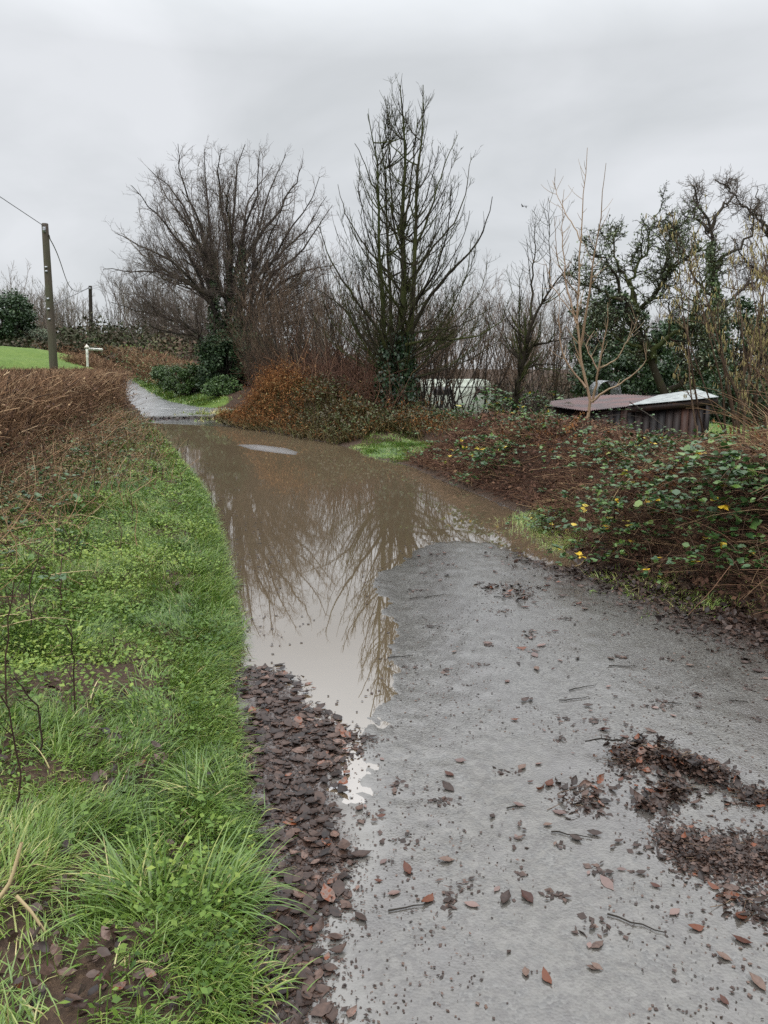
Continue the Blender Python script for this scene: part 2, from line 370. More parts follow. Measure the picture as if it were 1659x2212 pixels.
CTRL = np.array([
 (2.0, 12.3, .68), (1.5, 13.2, .5), (2.4, 10.2, .70), (2.6, 8.2, .68), (2.9, 6.6, .66), (3.4, 5.2, .92), (3.9, 3.5, 1.02), (4.3, 1, .9), (4.3, -3, .8), (3.2, 11.5, .32), (3.7, 9.2, .38), (4.2, 7.2, .48), (3.4, 13, .32),
 (4.6, 13.2, .25), (5.3, 11, .28), (5.6, 8.6, .3), (6.2, 6, .45), (7, 3, .6), (6, 16, .2), (9, 12, .15), (12, 20, -.1), (10, 30, -.6), (5, 30, -.2), (20, 40, -1.4), (10, 45, -1.3), (3, 26, -.3), (5, 34, -1.0), (4, 40, -1.4), (7, 36, -1.1), (2, 30, -.4), (8, 26, -.4), (6, 44, -1.5), (3, 48, -1.4), (30, 20, 0), (20, 5, .3), (3, 20, .2), (6, 60, -1.5), (40, 80, -1), (80, 120, -1), (0, 120, .2), (-60, 130, 7), (60, 20, 1), (0, 250, .5), (-150, 200, 14), (150, 200, 0),
 (.55, 14.6, .05), (.5, 13.6, .05), (.9, 15.3, .08), (1.1, 16.5, .25), (0, 16.3, .25), (.3, 17.8, .4), (2.5, 16.5, .25), (1.4, 19, .4),
 (-.9, 17, .65), (-1.8, 18.4, .95), (-2.8, 20, 1.05), (-3.8, 21.3, .95), (-4.4, 22.2, .6), (-.5, 19.5, .95), (-2, 21.2, 1.0), (0, 21.4, .5), (3, 21, .2),
 (-5.4, 28.6, .8), (-3.5, 28, .9), (-7.3, 31.5, .8), (-10.3, 39, 1.0), (0, 28, .6), (-13, 50, 2), (-5, 42, 1.3), (-2, 34, .9), (0, 60, .6), (-8, 60, 2.4),
 (-1.6, 2, .14), (-1.7, 4, .16), (-2.3, 6.5, .18), (-3.2, 9.5, .2), (-4.8, 14, .22), (-2.6, 2.5, .3), (-3.4, 6, .32), (-4.3, 9, .33), (-5.7, 14, .36), (-7, 19, .34), (-8.2, 23, .3), (-5.5, 4, .55), (-6, 8, .55), (-8.5, 13, .75), (-11, 20, 1.05), (-10.5, 26, .9), (-13, 31, 1.35), (-15.5, 40, 1.6),
 (-17, 35, 2.0), (-23, 45, 2.75), (-30, 50, 3.3), (-40, 60, 4), (-20, 64, 3.4), (-30, 95, 5.5), (-12, 12, 1.0), (-20, 25, 1.9), (-1.6, -4, .2), (-6, -4, .5), (-30, 10, 2)])
def H_out(P):
    z = np.zeros(len(P)); w = np.zeros(len(P))
    for c in CTRL:
        d2 = ((P - c[:2])**2).sum(1) + .04
        k = 1/(d2**1.75); z += k*c[2]; w += k
    return z/w
def rise(P):
    """how the road climbs beyond the flood"""
    s = np.maximum(0, P[:, 1] - 21.8)
    return .021*s + .0011*s*s*(P[:, 0] < 40)*sstep(0, -6, P[:, 0])*.55
def H(P, full=False):
    P = np.asarray(P, float).reshape(-1, 2)
    sr = sdpoly(P, ROAD)
    sw = np.maximum(sdpoly(P, WATER), -sdpoly(P, ISLAND))
    n1 = fbm(P[:, 0], P[:, 1], 3.0, 5) - .5; n2 = fbm(P[:, 0], P[:, 1], 14.0, 9, 3) - .5
    isl = sdpoly(P, ISLAND); sw2 = sw + (.25*n1*np.minimum(1, .25 + P[:, 1]*.09) + .06*n2)*np.where(isl < .5, .25, 1)
    road = np.where(sw2 > 0, .045*(1 - np.exp(-sw2*.55)), -.10*(1 - np.exp(sw2*1.2))) + rise(P)
    road = road + .004*n2*sstep(.0, .3, np.abs(sw2)) + (.0035*n2 + .0035*(fbm(P[:, 0], P[:, 1], 38, 19, 2) - .5))*(np.abs(sw2) < .6)*(P[:, 1] < 9)
    left = P[:, 0] < np.interp(P[:, 1], [-6, 1, 5, 10, 16, 22, 30, 52], [1, 1, .2, -.6, -2.5, -6.2, -9.2, -17.5])
    w = np.where(left, 1.3, np.where(P[:, 1] > 21, 2.2, .95))
    d = np.maximum(sr, 0)
    out = H_out(P) + .10*(fbm(P[:, 0], P[:, 1], 1.3, 31) - .5)*np.minimum(1, d*2)
    lip = np.where(left & (P[:, 1] < 22), .055*sstep(0, .10, d)*(1 - sstep(.1, 1.3, d)), 0)
    b = sstep(0, 1, d/w)
    edge = np.where(sr > 0, np.maximum(road, np.where(P[:, 1] < 22.5, .012, -9)), road)
    z = edge*(1 - b) + out*b + lip
    z = z + np.where(left & (P[:, 1] < 22), .13*(fbm(P[:, 0], P[:, 1], 3.6, 301, 3) - .5)*sstep(.02, .35, d), 0)
    z = np.where(sr > 0, z + .02*(fbm(P[:, 0], P[:, 1], 7, 77) - .5)*sstep(0, .3, d), z)
    return (z, sr, sw2) if full else z
def h1(x, y): return float(H(np.array([[x, y]]))[0])

def build_ground():
    cx, cy = 0.0, -2.2
    ra = np.concatenate([[.05, .8, 1.6], np.geomspace(2.2, 420, 900)])
    an = np.linspace(-1.25, 1.25, 820)
    A, Rr = np.meshgrid(an, ra)
    X = cx + Rr*np.sin(A); Y = cy + Rr*np.cos(A)
    P = np.stack([X.ravel(), Y.ravel()], 1)
    z, sr, sw = H(P, True)
    nr, na = A.shape; idx = np.arange(nr*na).reshape(nr, na)
    Q = np.stack([idx[:-1, :-1], idx[:-1, 1:], idx[1:, 1:], idx[1:, :-1]], -1).reshape(-1, 4)[:, ::-1]
    inside = sr[Q].mean(1) < 0
    V = np.column_stack([P, z])
    for nm, sel in (('road', inside), ('ground', ~inside)):
        q = Q[sel]; u, inv = np.unique(q, return_inverse=True); p = P[u]
        mb = MB(); mb.add(V[u], Q=inv.reshape(-1, 4))
        if nm == 'road':
            mud = sdpoly(p, MUD); md = sstep(.10, -.06, mud + .12*(fbm(p[:, 0], p[:, 1], 6, 3) - .5))
            dr = dline(p, EDGE_R); md2 = sstep(.45, .08, dr + .35*(fbm(p[:, 0], p[:, 1], 4, 8) - .5))*(p[:, 1] < 8)
            far = sstep(.5, .1, np.abs(p[:, 1] - 23.4 - .12*(p[:, 0] + 6)) + .9*(fbm(p[:, 0], p[:, 1], 2.2, 4) - .5))*(p[:, 1] < 25)
            silt = sstep(4.2, 2.2, p[:, 1] + 1.2*(fbm(p[:, 0], p[:, 1], 1.5, 12) - .5) + .25*p[:, 0])
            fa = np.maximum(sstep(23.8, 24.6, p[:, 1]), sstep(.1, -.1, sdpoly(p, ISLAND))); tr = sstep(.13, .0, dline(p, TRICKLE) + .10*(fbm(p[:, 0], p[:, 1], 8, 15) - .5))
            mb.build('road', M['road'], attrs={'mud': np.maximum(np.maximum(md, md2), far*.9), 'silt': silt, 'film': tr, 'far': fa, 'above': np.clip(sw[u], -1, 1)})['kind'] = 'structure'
        else:
            field = sstep(-6, -11, p[:, 0] + .12*(p[:, 1] - 8)) * 1.0
            notch = sstep(.95, .55, np.hypot((p[:, 0] - .35)/1.0, (p[:, 1] - 14.3)/1.4))
            rf = sstep(4.8, 5.8, p[:, 0]) * sstep(40, 25, p[:, 1])
            lv = (p[:, 0] < np.interp(p[:, 1], [-6, 1, 5, 10, 16, 22, 26], [0, 0, -.6, -1.5, -3.5, -6.4, -20]))*1.0
            far = sstep(45, 60, p[:, 1])*.6*sstep(-8, -16, p[:, 0])
            vf = sstep(1.1, .5, dline(p, np.array([[-6.4, 28.0], [-8.4, 31.2], [-11.4, 38.4], [-14.4, 45.6]])))*.9
            gr = np.clip(np.maximum.reduce([field, notch, rf, lv*.18, far, vf]), 0, 1)
            mb.build('ground', M['ground'], attrs={'green': gr})['kind'] = 'structure'
MUD = Gs([(500, 1440), (560, 1444), (610, 1462), (640, 1492), (700, 1545), (738, 1600), (733, 1690), (770, 1770), (790, 1850), (765, 1900), (700, 1960), (688, 2030), (697, 2120), (705, 2330), (480, 2330), (563, 1900), (540, 1700)])
TRICKLE = Gs([(765, 1640), (750, 1730), (790, 1800), (790, 1850), (745, 1930), (710, 1990), (705, 2060), (715, 2150), (720, 2230), (735, 2500)])

def mat_road():
    m, nt, b = new_mat('wet_asphalt'); L = nt.links
    tc = nt.nodes.new('ShaderNodeTexCoord').outputs['Object']
    vor = nt.nodes.new('ShaderNodeTexVoronoi'); vor.inputs['Scale'].default_value = 110; L.new(tc, vor.inputs['Vector'])
    fine = noise_node(nt, 110, 3, .6, tc); mid = noise_node(nt, 26, 4, .6, tc); mp = nt.nodes.new('ShaderNodeMapping'); mp.inputs['Scale'].default_value = (1.6, .45, 1); mp.inputs['Rotation'].default_value = (0, 0, -.12); L.new(tc, mp.inputs[0]); big = noise_node(nt, 1.5, 5, .62, mp.outputs[0]); big2 = noise_node(nt, 6.5, 5, .62, tc)
    stone = mixc(nt, mr(nt, vor.outputs['Color'], .1, .9), (.058, .055, .051), (.12, .115, .105))
    silt = mixc(nt, mr(nt, mid, .35, .65), (.066, .061, .053), (.105, .098, .086))
    sf = mathn(nt, 'MULTIPLY', attr(nt, 'silt'), mr(nt, mathn(nt, 'ADD', mathn(nt, 'MULTIPLY', mid, .6), mathn(nt, 'MULTIPLY', big2, .5)), .40, .58))
    sf2 = mathn(nt, 'ADD', sf, mathn(nt, 'MULTIPLY', mr(nt, big2, .45, .7), .30), clamp=True)
    c = mixc(nt, sf2, stone, silt)
    # dark grit lying in the silt
    g1 = noise_node(nt, 44, 4, .62, tc); g2 = noise_node(nt, 9, 3, .6, tc)
    grit = mr(nt, mathn(nt, 'ADD', g1, mathn(nt, 'MULTIPLY', g2, .35)), .69, .76)
    c = mixc(nt, mathn(nt, 'MULTIPLY', grit, .5), c, (.045, .038, .034))
    c = mixc(nt, mathn(nt, 'MULTIPLY', mr(nt, mathn(nt, 'ADD', mathn(nt, 'MULTIPLY', big, .7), mathn(nt, 'MULTIPLY', big2, .3)), .46, .60), .60), c, (.052, .045, .041))
    mud = mathn(nt, 'MULTIPLY', attr(nt, 'mud'), mr(nt, mid, .2, .45))
    c = mixc(nt, mud, c, (.055, .040, .034))
    film = mathn(nt, 'MULTIPLY', attr(nt, 'film'), mr(nt, mid, .15, .3))
    c = mixc(nt, mathn(nt, 'MULTIPLY', film, .85), c, (.15, .143, .13))
    L.new(c, b.inputs['Base Color'])
    far_sheen = attr(nt, 'far'); c = mixc(nt, mathn(nt, 'MULTIPLY', far_sheen, mr(nt, big2, .1, .5, .75, 1.0)), c, (.20, .20, .20)); L.new(c, b.inputs['Base Color'])  # far lane: wet sky reflection painted in as paler base colour; island shares it
    wet = mr(nt, mathn(nt, 'ADD', mathn(nt, 'MULTIPLY', big, .5), mathn(nt, 'MULTIPLY', big2, .5)), .38, .62)
    ro = mathn(nt, 'SUBTRACT', .30, mathn(nt, 'MULTIPLY', wet, .18))
    ro = mathn(nt, 'MULTIPLY', ro, mathn(nt, 'SUBTRACT', 1.0, mathn(nt, 'MULTIPLY', film, .75)))
    edge = mr(nt, attr(nt, 'above'), .0, .35)      # tarmac just above the water is soaked smooth
    ro = mathn(nt, 'MULTIPLY', ro, mathn(nt, 'ADD', .35, mathn(nt, 'MULTIPLY', edge, .65)))
    L.new(ro, b.inputs['Roughness']); b.inputs['IOR'].default_value = 1.45; b.inputs['Specular IOR Level'].default_value = .5; b.inputs['Coat IOR'].default_value = 1.55; L.new(mathn(nt, 'ADD', .10, mathn(nt, 'MULTIPLY', attr(nt, 'far'), .30)), b.inputs['Coat Roughness'])
    L.new(mathn(nt, 'MULTIPLY', mathn(nt, 'ADD', .55, mathn(nt, 'MULTIPLY', wet, .45)), mathn(nt, 'SUBTRACT', 1.0, mathn(nt, 'MULTIPLY', mud, .5))), b.inputs['Coat Weight'])
    hgt = mathn(nt, 'ADD', mathn(nt, 'MULTIPLY', vor.outputs['Distance'], -.6), mathn(nt, 'ADD', mathn(nt, 'MULTIPLY', fine, .5), mathn(nt, 'MULTIPLY', mid, .25)))
    st = mathn(nt, 'MULTIPLY', mathn(nt, 'SUBTRACT', 1.0, mathn(nt, 'MULTIPLY', film, .9)), .17)
    st = mathn(nt, 'MULTIPLY', st, mathn(nt, 'SUBTRACT', 1.0, mathn(nt, 'MULTIPLY', attr(nt, 'far'), .8)))
    st = mathn(nt, 'MULTIPLY', st, mathn(nt, 'ADD', .25, mathn(nt, 'MULTIPLY', edge, .75)))
    n = nt.nodes.new('ShaderNodeBump'); n.inputs['Distance'].default_value = .012
    L.new(hgt, n.inputs['Height']); L.new(st, n.inputs['Strength']); L.new(n.outputs[0], b.inputs['Normal'])
    n2 = nt.nodes.new('ShaderNodeBump'); n2.inputs['Distance'].default_value = .012; n2.inputs['Strength'].default_value = .10
    L.new(mathn(nt, 'ADD', mathn(nt, 'MULTIPLY', vor.outputs['Distance'], -.5), mathn(nt, 'MULTIPLY', mid, .5)), n2.inputs['Height']); L.new(n2.outputs[0], b.inputs['Coat Normal'])
    return m
def mat_ground():
    m, nt, b = new_mat('earth_and_turf'); L = nt.links
    n1 = noise_node(nt, 5, 5, .65); n2 = noise_node(nt, 40, 4, .65); n3 = noise_node(nt, .55, 4, .6)
    soil = ramp_node(nt, n2, [(.25, (.022, .015, .011)), (.5, (.055, .035, .024)), (.75, (.10, .065, .04))])
    turf = ramp_node(nt, mathn(nt, 'ADD', mathn(nt, 'MULTIPLY', n1, .5), mathn(nt, 'MULTIPLY', n3, .5)), [(.3, (.05, .095, .018)), (.5, (.095, .15, .03)), (.7, (.14, .19, .045))])
    g = mathn(nt, 'ADD', attr(nt, 'green'), mathn(nt, 'MULTIPLY', mathn(nt, 'SUBTRACT', n1, .5), .5))
    L.new(mixc(nt, mr(nt, g, .3, .6), soil, turf), b.inputs['Base Color'])
    b.inputs['Roughness'].default_value = .85; b.inputs['Specular IOR Level'].default_value = .2
    bump(nt, b, mathn(nt, 'ADD', n1, n2), .6, .05)
    return m
def mat_water():
    m, nt, b = new_mat('muddy_water'); L = nt.links
    tc = nt.nodes.new('ShaderNodeTexCoord').outputs['Object']
    mp = nt.nodes.new('ShaderNodeMapping'); mp.inputs['Scale'].default_value = (1, 2.6, 1); mp.inputs['Rotation'].default_value = (0, 0, .15); L.new(tc, mp.inputs[0])
    n1 = noise_node(nt, 5, 3, .5, mp.outputs[0]); n2 = noise_node(nt, 14, 2, .5, mp.outputs[0]); n3 = noise_node(nt, .6, 3, .5, tc)
    L.new(mixc(nt, n3, (.125, .092, .057), (.165, .125, .08)), b.inputs['Base Color'])
    b.inputs['Roughness'].default_value = .6; b.inputs['Specular IOR Level'].default_value = 0
    h = mathn(nt, 'ADD', n1, mathn(nt, 'MULTIPLY', n2, .4))
    sep = nt.nodes.new('ShaderNodeSeparateXYZ'); L.new(tc, sep.inputs[0])
    n = nt.nodes.new('ShaderNodeBump'); n.inputs['Distance'].default_value = .01
    calm = mr(nt, sep.outputs['Y'], 3.5, 9, .004, .011)
    L.new(h, n.inputs['Height']); L.new(calm, n.inputs['Strength'])
    gl = nt.nodes.new('ShaderNodeBsdfGlossy'); gl.inputs['Roughness'].default_value = .01; L.new(n.outputs[0], gl.inputs['Normal'])
    fr = nt.nodes.new('ShaderNodeFresnel'); fr.inputs['IOR'].default_value = 1.33
    fac = mathn(nt, 'MINIMUM', mathn(nt, 'ADD', mathn(nt, 'MULTIPLY', fr.outputs[0], 1.0), .42), .68)
    mx = nt.nodes.new('ShaderNodeMixShader'); L.new(fac, mx.inputs[0]); L.new(b.outputs[0], mx.inputs[1]); L.new(gl.outputs[0], mx.inputs[2])
    L.new(mx.outputs[0], nt.nodes['Material Output'].inputs[0])
    return m
M['road'] = mat_road(); M['ground'] = mat_ground(); M['water'] = mat_water()
build_ground()
def build_water():
    xs = np.arange(-9, 3, .1); ys = np.arange(2, 23.6, .1); X, Y = np.meshgrid(xs, ys); P = np.stack([X.ravel(), Y.ravel()], 1)
    sd = sdpoly(P, WATER); idx = np.arange(len(P)).reshape(X.shape)
    Q = np.stack([idx[:-1, :-1], idx[:-1, 1:], idx[1:, 1:], idx[1:, :-1]], -1).reshape(-1, 4)
    q = Q[(sd[Q] < .3).any(1)]; u, inv = np.unique(q, return_inverse=True)
    mb = MB(); mb.add(np.column_stack([P[u], np.zeros(len(u))]), Q=inv.reshape(-1, 4)); mb.build('water', M['water'])['kind'] = 'structure'
build_water()

# ------------------------------------------------------------------ quick height look-up for planting
_gx = np.arange(-32, 32.01, .1); _gy = np.arange(-1, 66.01, .1)
_X, _Y = np.meshgrid(_gx, _gy); _z, _sr, _sw = H(np.stack([_X.ravel(), _Y.ravel()], 1), True)
_Z = _z.reshape(_X.shape); _SR = _sr.reshape(_X.shape); _SW = _sw.reshape(_X.shape)
def _look(A, x, y):
    u = np.clip((np.asarray(x, float) + 32)/.1, 0, len(_gx) - 1.001); v = np.clip((np.asarray(y, float) + 1)/.1, 0, len(_gy) - 1.001)
    i = u.astype(int); j = v.astype(int); fu = u - i; fv = v - j
    return (A[j, i]*(1 - fu) + A[j, i + 1]*fu)*(1 - fv) + (A[j + 1, i]*(1 - fu) + A[j + 1, i + 1]*fu)*fv
def hq(x, y): return _look(_Z, x, y)
def srq(x, y): return _look(_SR, x, y)
def swq(x, y): return _look(_SW, x, y)
def hz(x, y): return h1(x, y) if abs(x) > 31 or y > 65 else float(hq(x, y))

def GH(xd, yd, smax=90):
    """point where the sight line through a surveyed spot meets the ground"""
    d = ray(xd, yd); s = np.geomspace(1, smax, 3000); p = np.array([0, 0, CAMZ]) + s[:, None]*d
    zz = hq(p[:, 0], p[:, 1]); i = int(np.argmax(p[:, 2] <= zz)); q = p[i]; q[2] = zz[i]; return q

# ------------------------------------------------------------------ trees
def stem(pts, Y0, Y1, r0, r1, K=14, wig=0.02, root=False):
    """a limb through surveyed points, its distance running from Y0 to Y1"""
    n = len(pts); P = np.array([At(x, y, Y0 + (Y1 - Y0)*i/(n - 1)) for i, (x, y) in enumerate(pts)])
    if root:
        b = P[0].copy(); b[2] = hz(b[0], b[1]) - .1
        if P[0][2] > b[2] + .05: P = np.concatenate([[b], P])
    L = np.linalg.norm(np.diff(P, axis=0), axis=1).sum()
    P = smooth_path(P, K, wig)
    return P, r0 + (r1 - r0)*np.linspace(0, 1, K)**.8
def stack(S): return np.array([s[0] for s in S]), np.array([s[1] for s in S])

def ivy_on(mb, P, R, n, t0, t1, off=.12, size=(.05, .09)):
    B, K, _ = P.shape; b = RNG.integers(0, B, n); t = RNG.uniform(t0, t1, n)*(K - 1); i = np.minimum(t.astype(int), K - 2); f = (t - i)[:, None]
    p = P[b, i]*(1 - f) + P[b, i + 1]*f; r = R[b, i]
    o = rdir(n); o[:, 2] *= .3; o = nrm(o)
    sw = (1 - .75*(t/(K - 1)/max(t1, .01))**1.5)*(.35 + 1.1*noise(t*1.3 + b*9, b*3.0 + np.arctan2(o[:, 1], o[:, 0]), 1.3, 77))
    p = p + o*(r + off*sw*RNG.random(n)**.7)[:, None]
    inst(mb, DIA_V, DIA_T, p, nrm(np.array([0, 0, -1.]) + RNG.normal(0, .5, (n, 3))), o + RNG.normal(0, .5, (n, 3)), RNG.uniform(*size, n), width=1.3)

def limbs_to(starts, tips, K=11, r0=.02, r1=.006, rise=1.5, wig=.03):
    """limbs leaving the stems and bending up to the outer shell of the crown"""
    s = np.linspace(0, 1, K)[None, :, None]; h = 1 - (1 - s)**rise; v = s**1.25
    P = starts[:, None] + (tips - starts)[:, None]*np.concatenate([h, h, v], 2)
    w = np.cumsum(RNG.normal(0, wig, P.shape), 1)*np.sin(np.pi*np.minimum(s*.5 + .0, 1))*.6; P = P + w
    return P, (r0*RNG.uniform(.6, 1.2, len(P)))[:, None]*np.linspace(1, r1/r0, K)[None]
def central_tree():
    Y = 18.0
    A = [([(872, 900), (869, 812), (865, 732), (871, 653), (873, 574), (871, 494), (873, 415), (875, 316), (865, 161)], 0, .2, .13, .010),
         ([(876, 900), (871, 780), (885, 713), (892, 633), (897, 534), (899, 415), (908, 296), (916, 216), (912, 161)], .1, -.3, .10, .009),
         ([(850, 900), (833, 812), (829, 693), (825, 613), (817, 494), (819, 415), (809, 316), (795, 230)], -.1, -.6, .085, .008),
         ([(888, 720), (910, 670), (936, 629), (960, 601), (1003, 558), (1035, 526), (1059, 455), (1063, 425)], -.1, -.8, .075, .007),
         ([(897, 534), (916, 494), (936, 435), (952, 375), (976, 316), (988, 280)], 0, .3, .045, .006),
         ([(840, 780), (829, 732), (789, 673), (738, 605), (710, 554), (688, 490)], -.2, -1.0, .07, .007),
         ([(855, 830), (845, 772), (843, 653), (837, 534), (833, 375), (817, 250)], .2, .8, .07, .007),
         ([(875, 745), (936, 732), (1003, 732), (1055, 717), (1087, 685), (1106, 630)], -.2, -.6, .05, .006),
         ([(880, 722), (930, 713), (976, 709), (1015, 693), (1070, 660)], .1, .7, .045, .006),
         ([(845, 800), (829, 780), (777, 724), (750, 669), (698, 633), (645, 610)], .1, .8, .06, .006),
         ([(850, 850), (817, 792), (789, 744), (765, 705), (740, 640)], .0, -.7, .05, .006),
         ([(871, 560), (850, 480), (846, 400), (842, 300), (832, 185)], .1, .5, .04, .006),
         ([(873, 480), (885, 420), (893, 340), (900, 260), (932, 195)], 0, .6, .04, .006),
         ([(893, 600), (930, 540), (985, 480), (1010, 400), (1020, 330)], .1, 1.2, .045, .006),
         ([(871, 640), (840, 590), (790, 540), (750, 470), (730, 400)], .1, 1.2, .045, .006),
         ([(871, 540), (830, 460), (805, 400), (775, 320), (768, 300)], .0, -.9, .04, .006),
         ([(880, 700), (850, 650), (815, 590), (800, 500)], -.2, -2.2, .05, .006),
         ([(880, 700), (905, 640), (950, 570), (970, 480), (975, 400)], -.2, -2.0, .05, .006)]
    A = [([(x, y + .10*max(0, 400 - y)) for x, y in p], *q) for p, *q in A]
    rt = At(872, 930, Y); rt[2] = hz(rt[0], rt[1])
    t = thing('bare_tree', 'tall slender bare tree with mossy forked stems and ivy round its foot', 'tree', rt)
    S = [stem(p, Y + a, Y + b, r0*(1 if i in (0, 1, 2, 6) else .72), r1, 15, .014, root=(i in (0, 1, 2, 6))) for i, (p, a, b, r0, r1) in enumerate(A)]
    P, R = stack(S)
    mb = MB(); tubes(mb, P, R, 7); mb.build('trunk', M['bark'], t)
    c = MB()
    n = 170; zt = RNG.uniform(2.3, 7.5, n); rr = np.interp(zt, [2.3, 3.2, 4.9, 6.3, 7.0, 7.6], [2.35, 2.2, 1.6, .95, .5, .12])*RNG.uniform(.7, 1.06, n); ph = RNG.uniform(0, 2*np.pi, n)
    zs = np.maximum(1.5, zt - .45 - 1.0*rr); pick = RNG.choice([0, 1, 2, 6], n); pick = np.where(P[pick, -1, 2] < zs + .25, RNG.choice([0, 1], n), pick); zs = np.minimum(zs, P[pick, -1, 2] - .3); ax = P[pick]; k = np.array([int(np.argmin(np.abs(a[:, 2] - z))) for a, z in zip(ax, zs)]); st = ax[np.arange(n), k]
    axis_x = np.interp(zt, P[0][:, 2], P[0][:, 0]); axis_y = np.interp(zt, P[0][:, 2], P[0][:, 1])
    P0, R0 = limbs_to(st, np.column_stack([axis_x + rr*np.cos(ph), axis_y + rr*np.sin(ph), zt]), 11, .016, .0045, 1.6, .028)
    tubes(c, P0, R0, 5)
    Pa = np.concatenate([np.stack([smooth_path(p, 11) for p in P]), P0]); Ra = np.concatenate([R[:, np.linspace(0, 14, 11).astype(int)], R0])
    P1, R1 = grow(P[[0, 1, 2, 6, 11, 12]], R[[0, 1, 2, 6, 11, 12]], 16, .55, 1, (15, 38), (.3, .6), False, up=.12, wig=.06, K=7, rr=.6, rmin=.005, tip=.4); tubes(c, P1, R1, 4)
    P1, R1 = grow(Pa, Ra, 1200., .22, 1, (22, 50), (.4, .85), False, taper_t=.70, up=.16, wig=.06, K=7, rr=.42, rmin=.005, tip=.4)
    tubes(c, P1, R1, 4)
    P2, R2 = grow(P1, R1, 2300., .15, 1, (22, 50), (.15, .42), False, taper_t=.6, up=.16, wig=.10, K=5, rr=.6, rmin=.0042, tip=.5)
    tubes(c, P2, R2, 3)
    P3, R3 = grow(P2, R2, 3000., .2, 1, (25, 60), (.06, .2), False, taper_t=.3, up=.1, wig=.12, K=4, rr=.6, rmin=.0035, tip=.6)
    tubes(c, P3, R3, 3)
    c.build('crown', M['bark'], t)
    iv = MB(); ivy_on(iv, P[[0, 1, 2, 6]], R[[0, 1, 2, 6]]*1.3, 5200, 0, .30, .28, (.06, .11)); iv.build('ivy', M['ivy'], t)
central_tree()

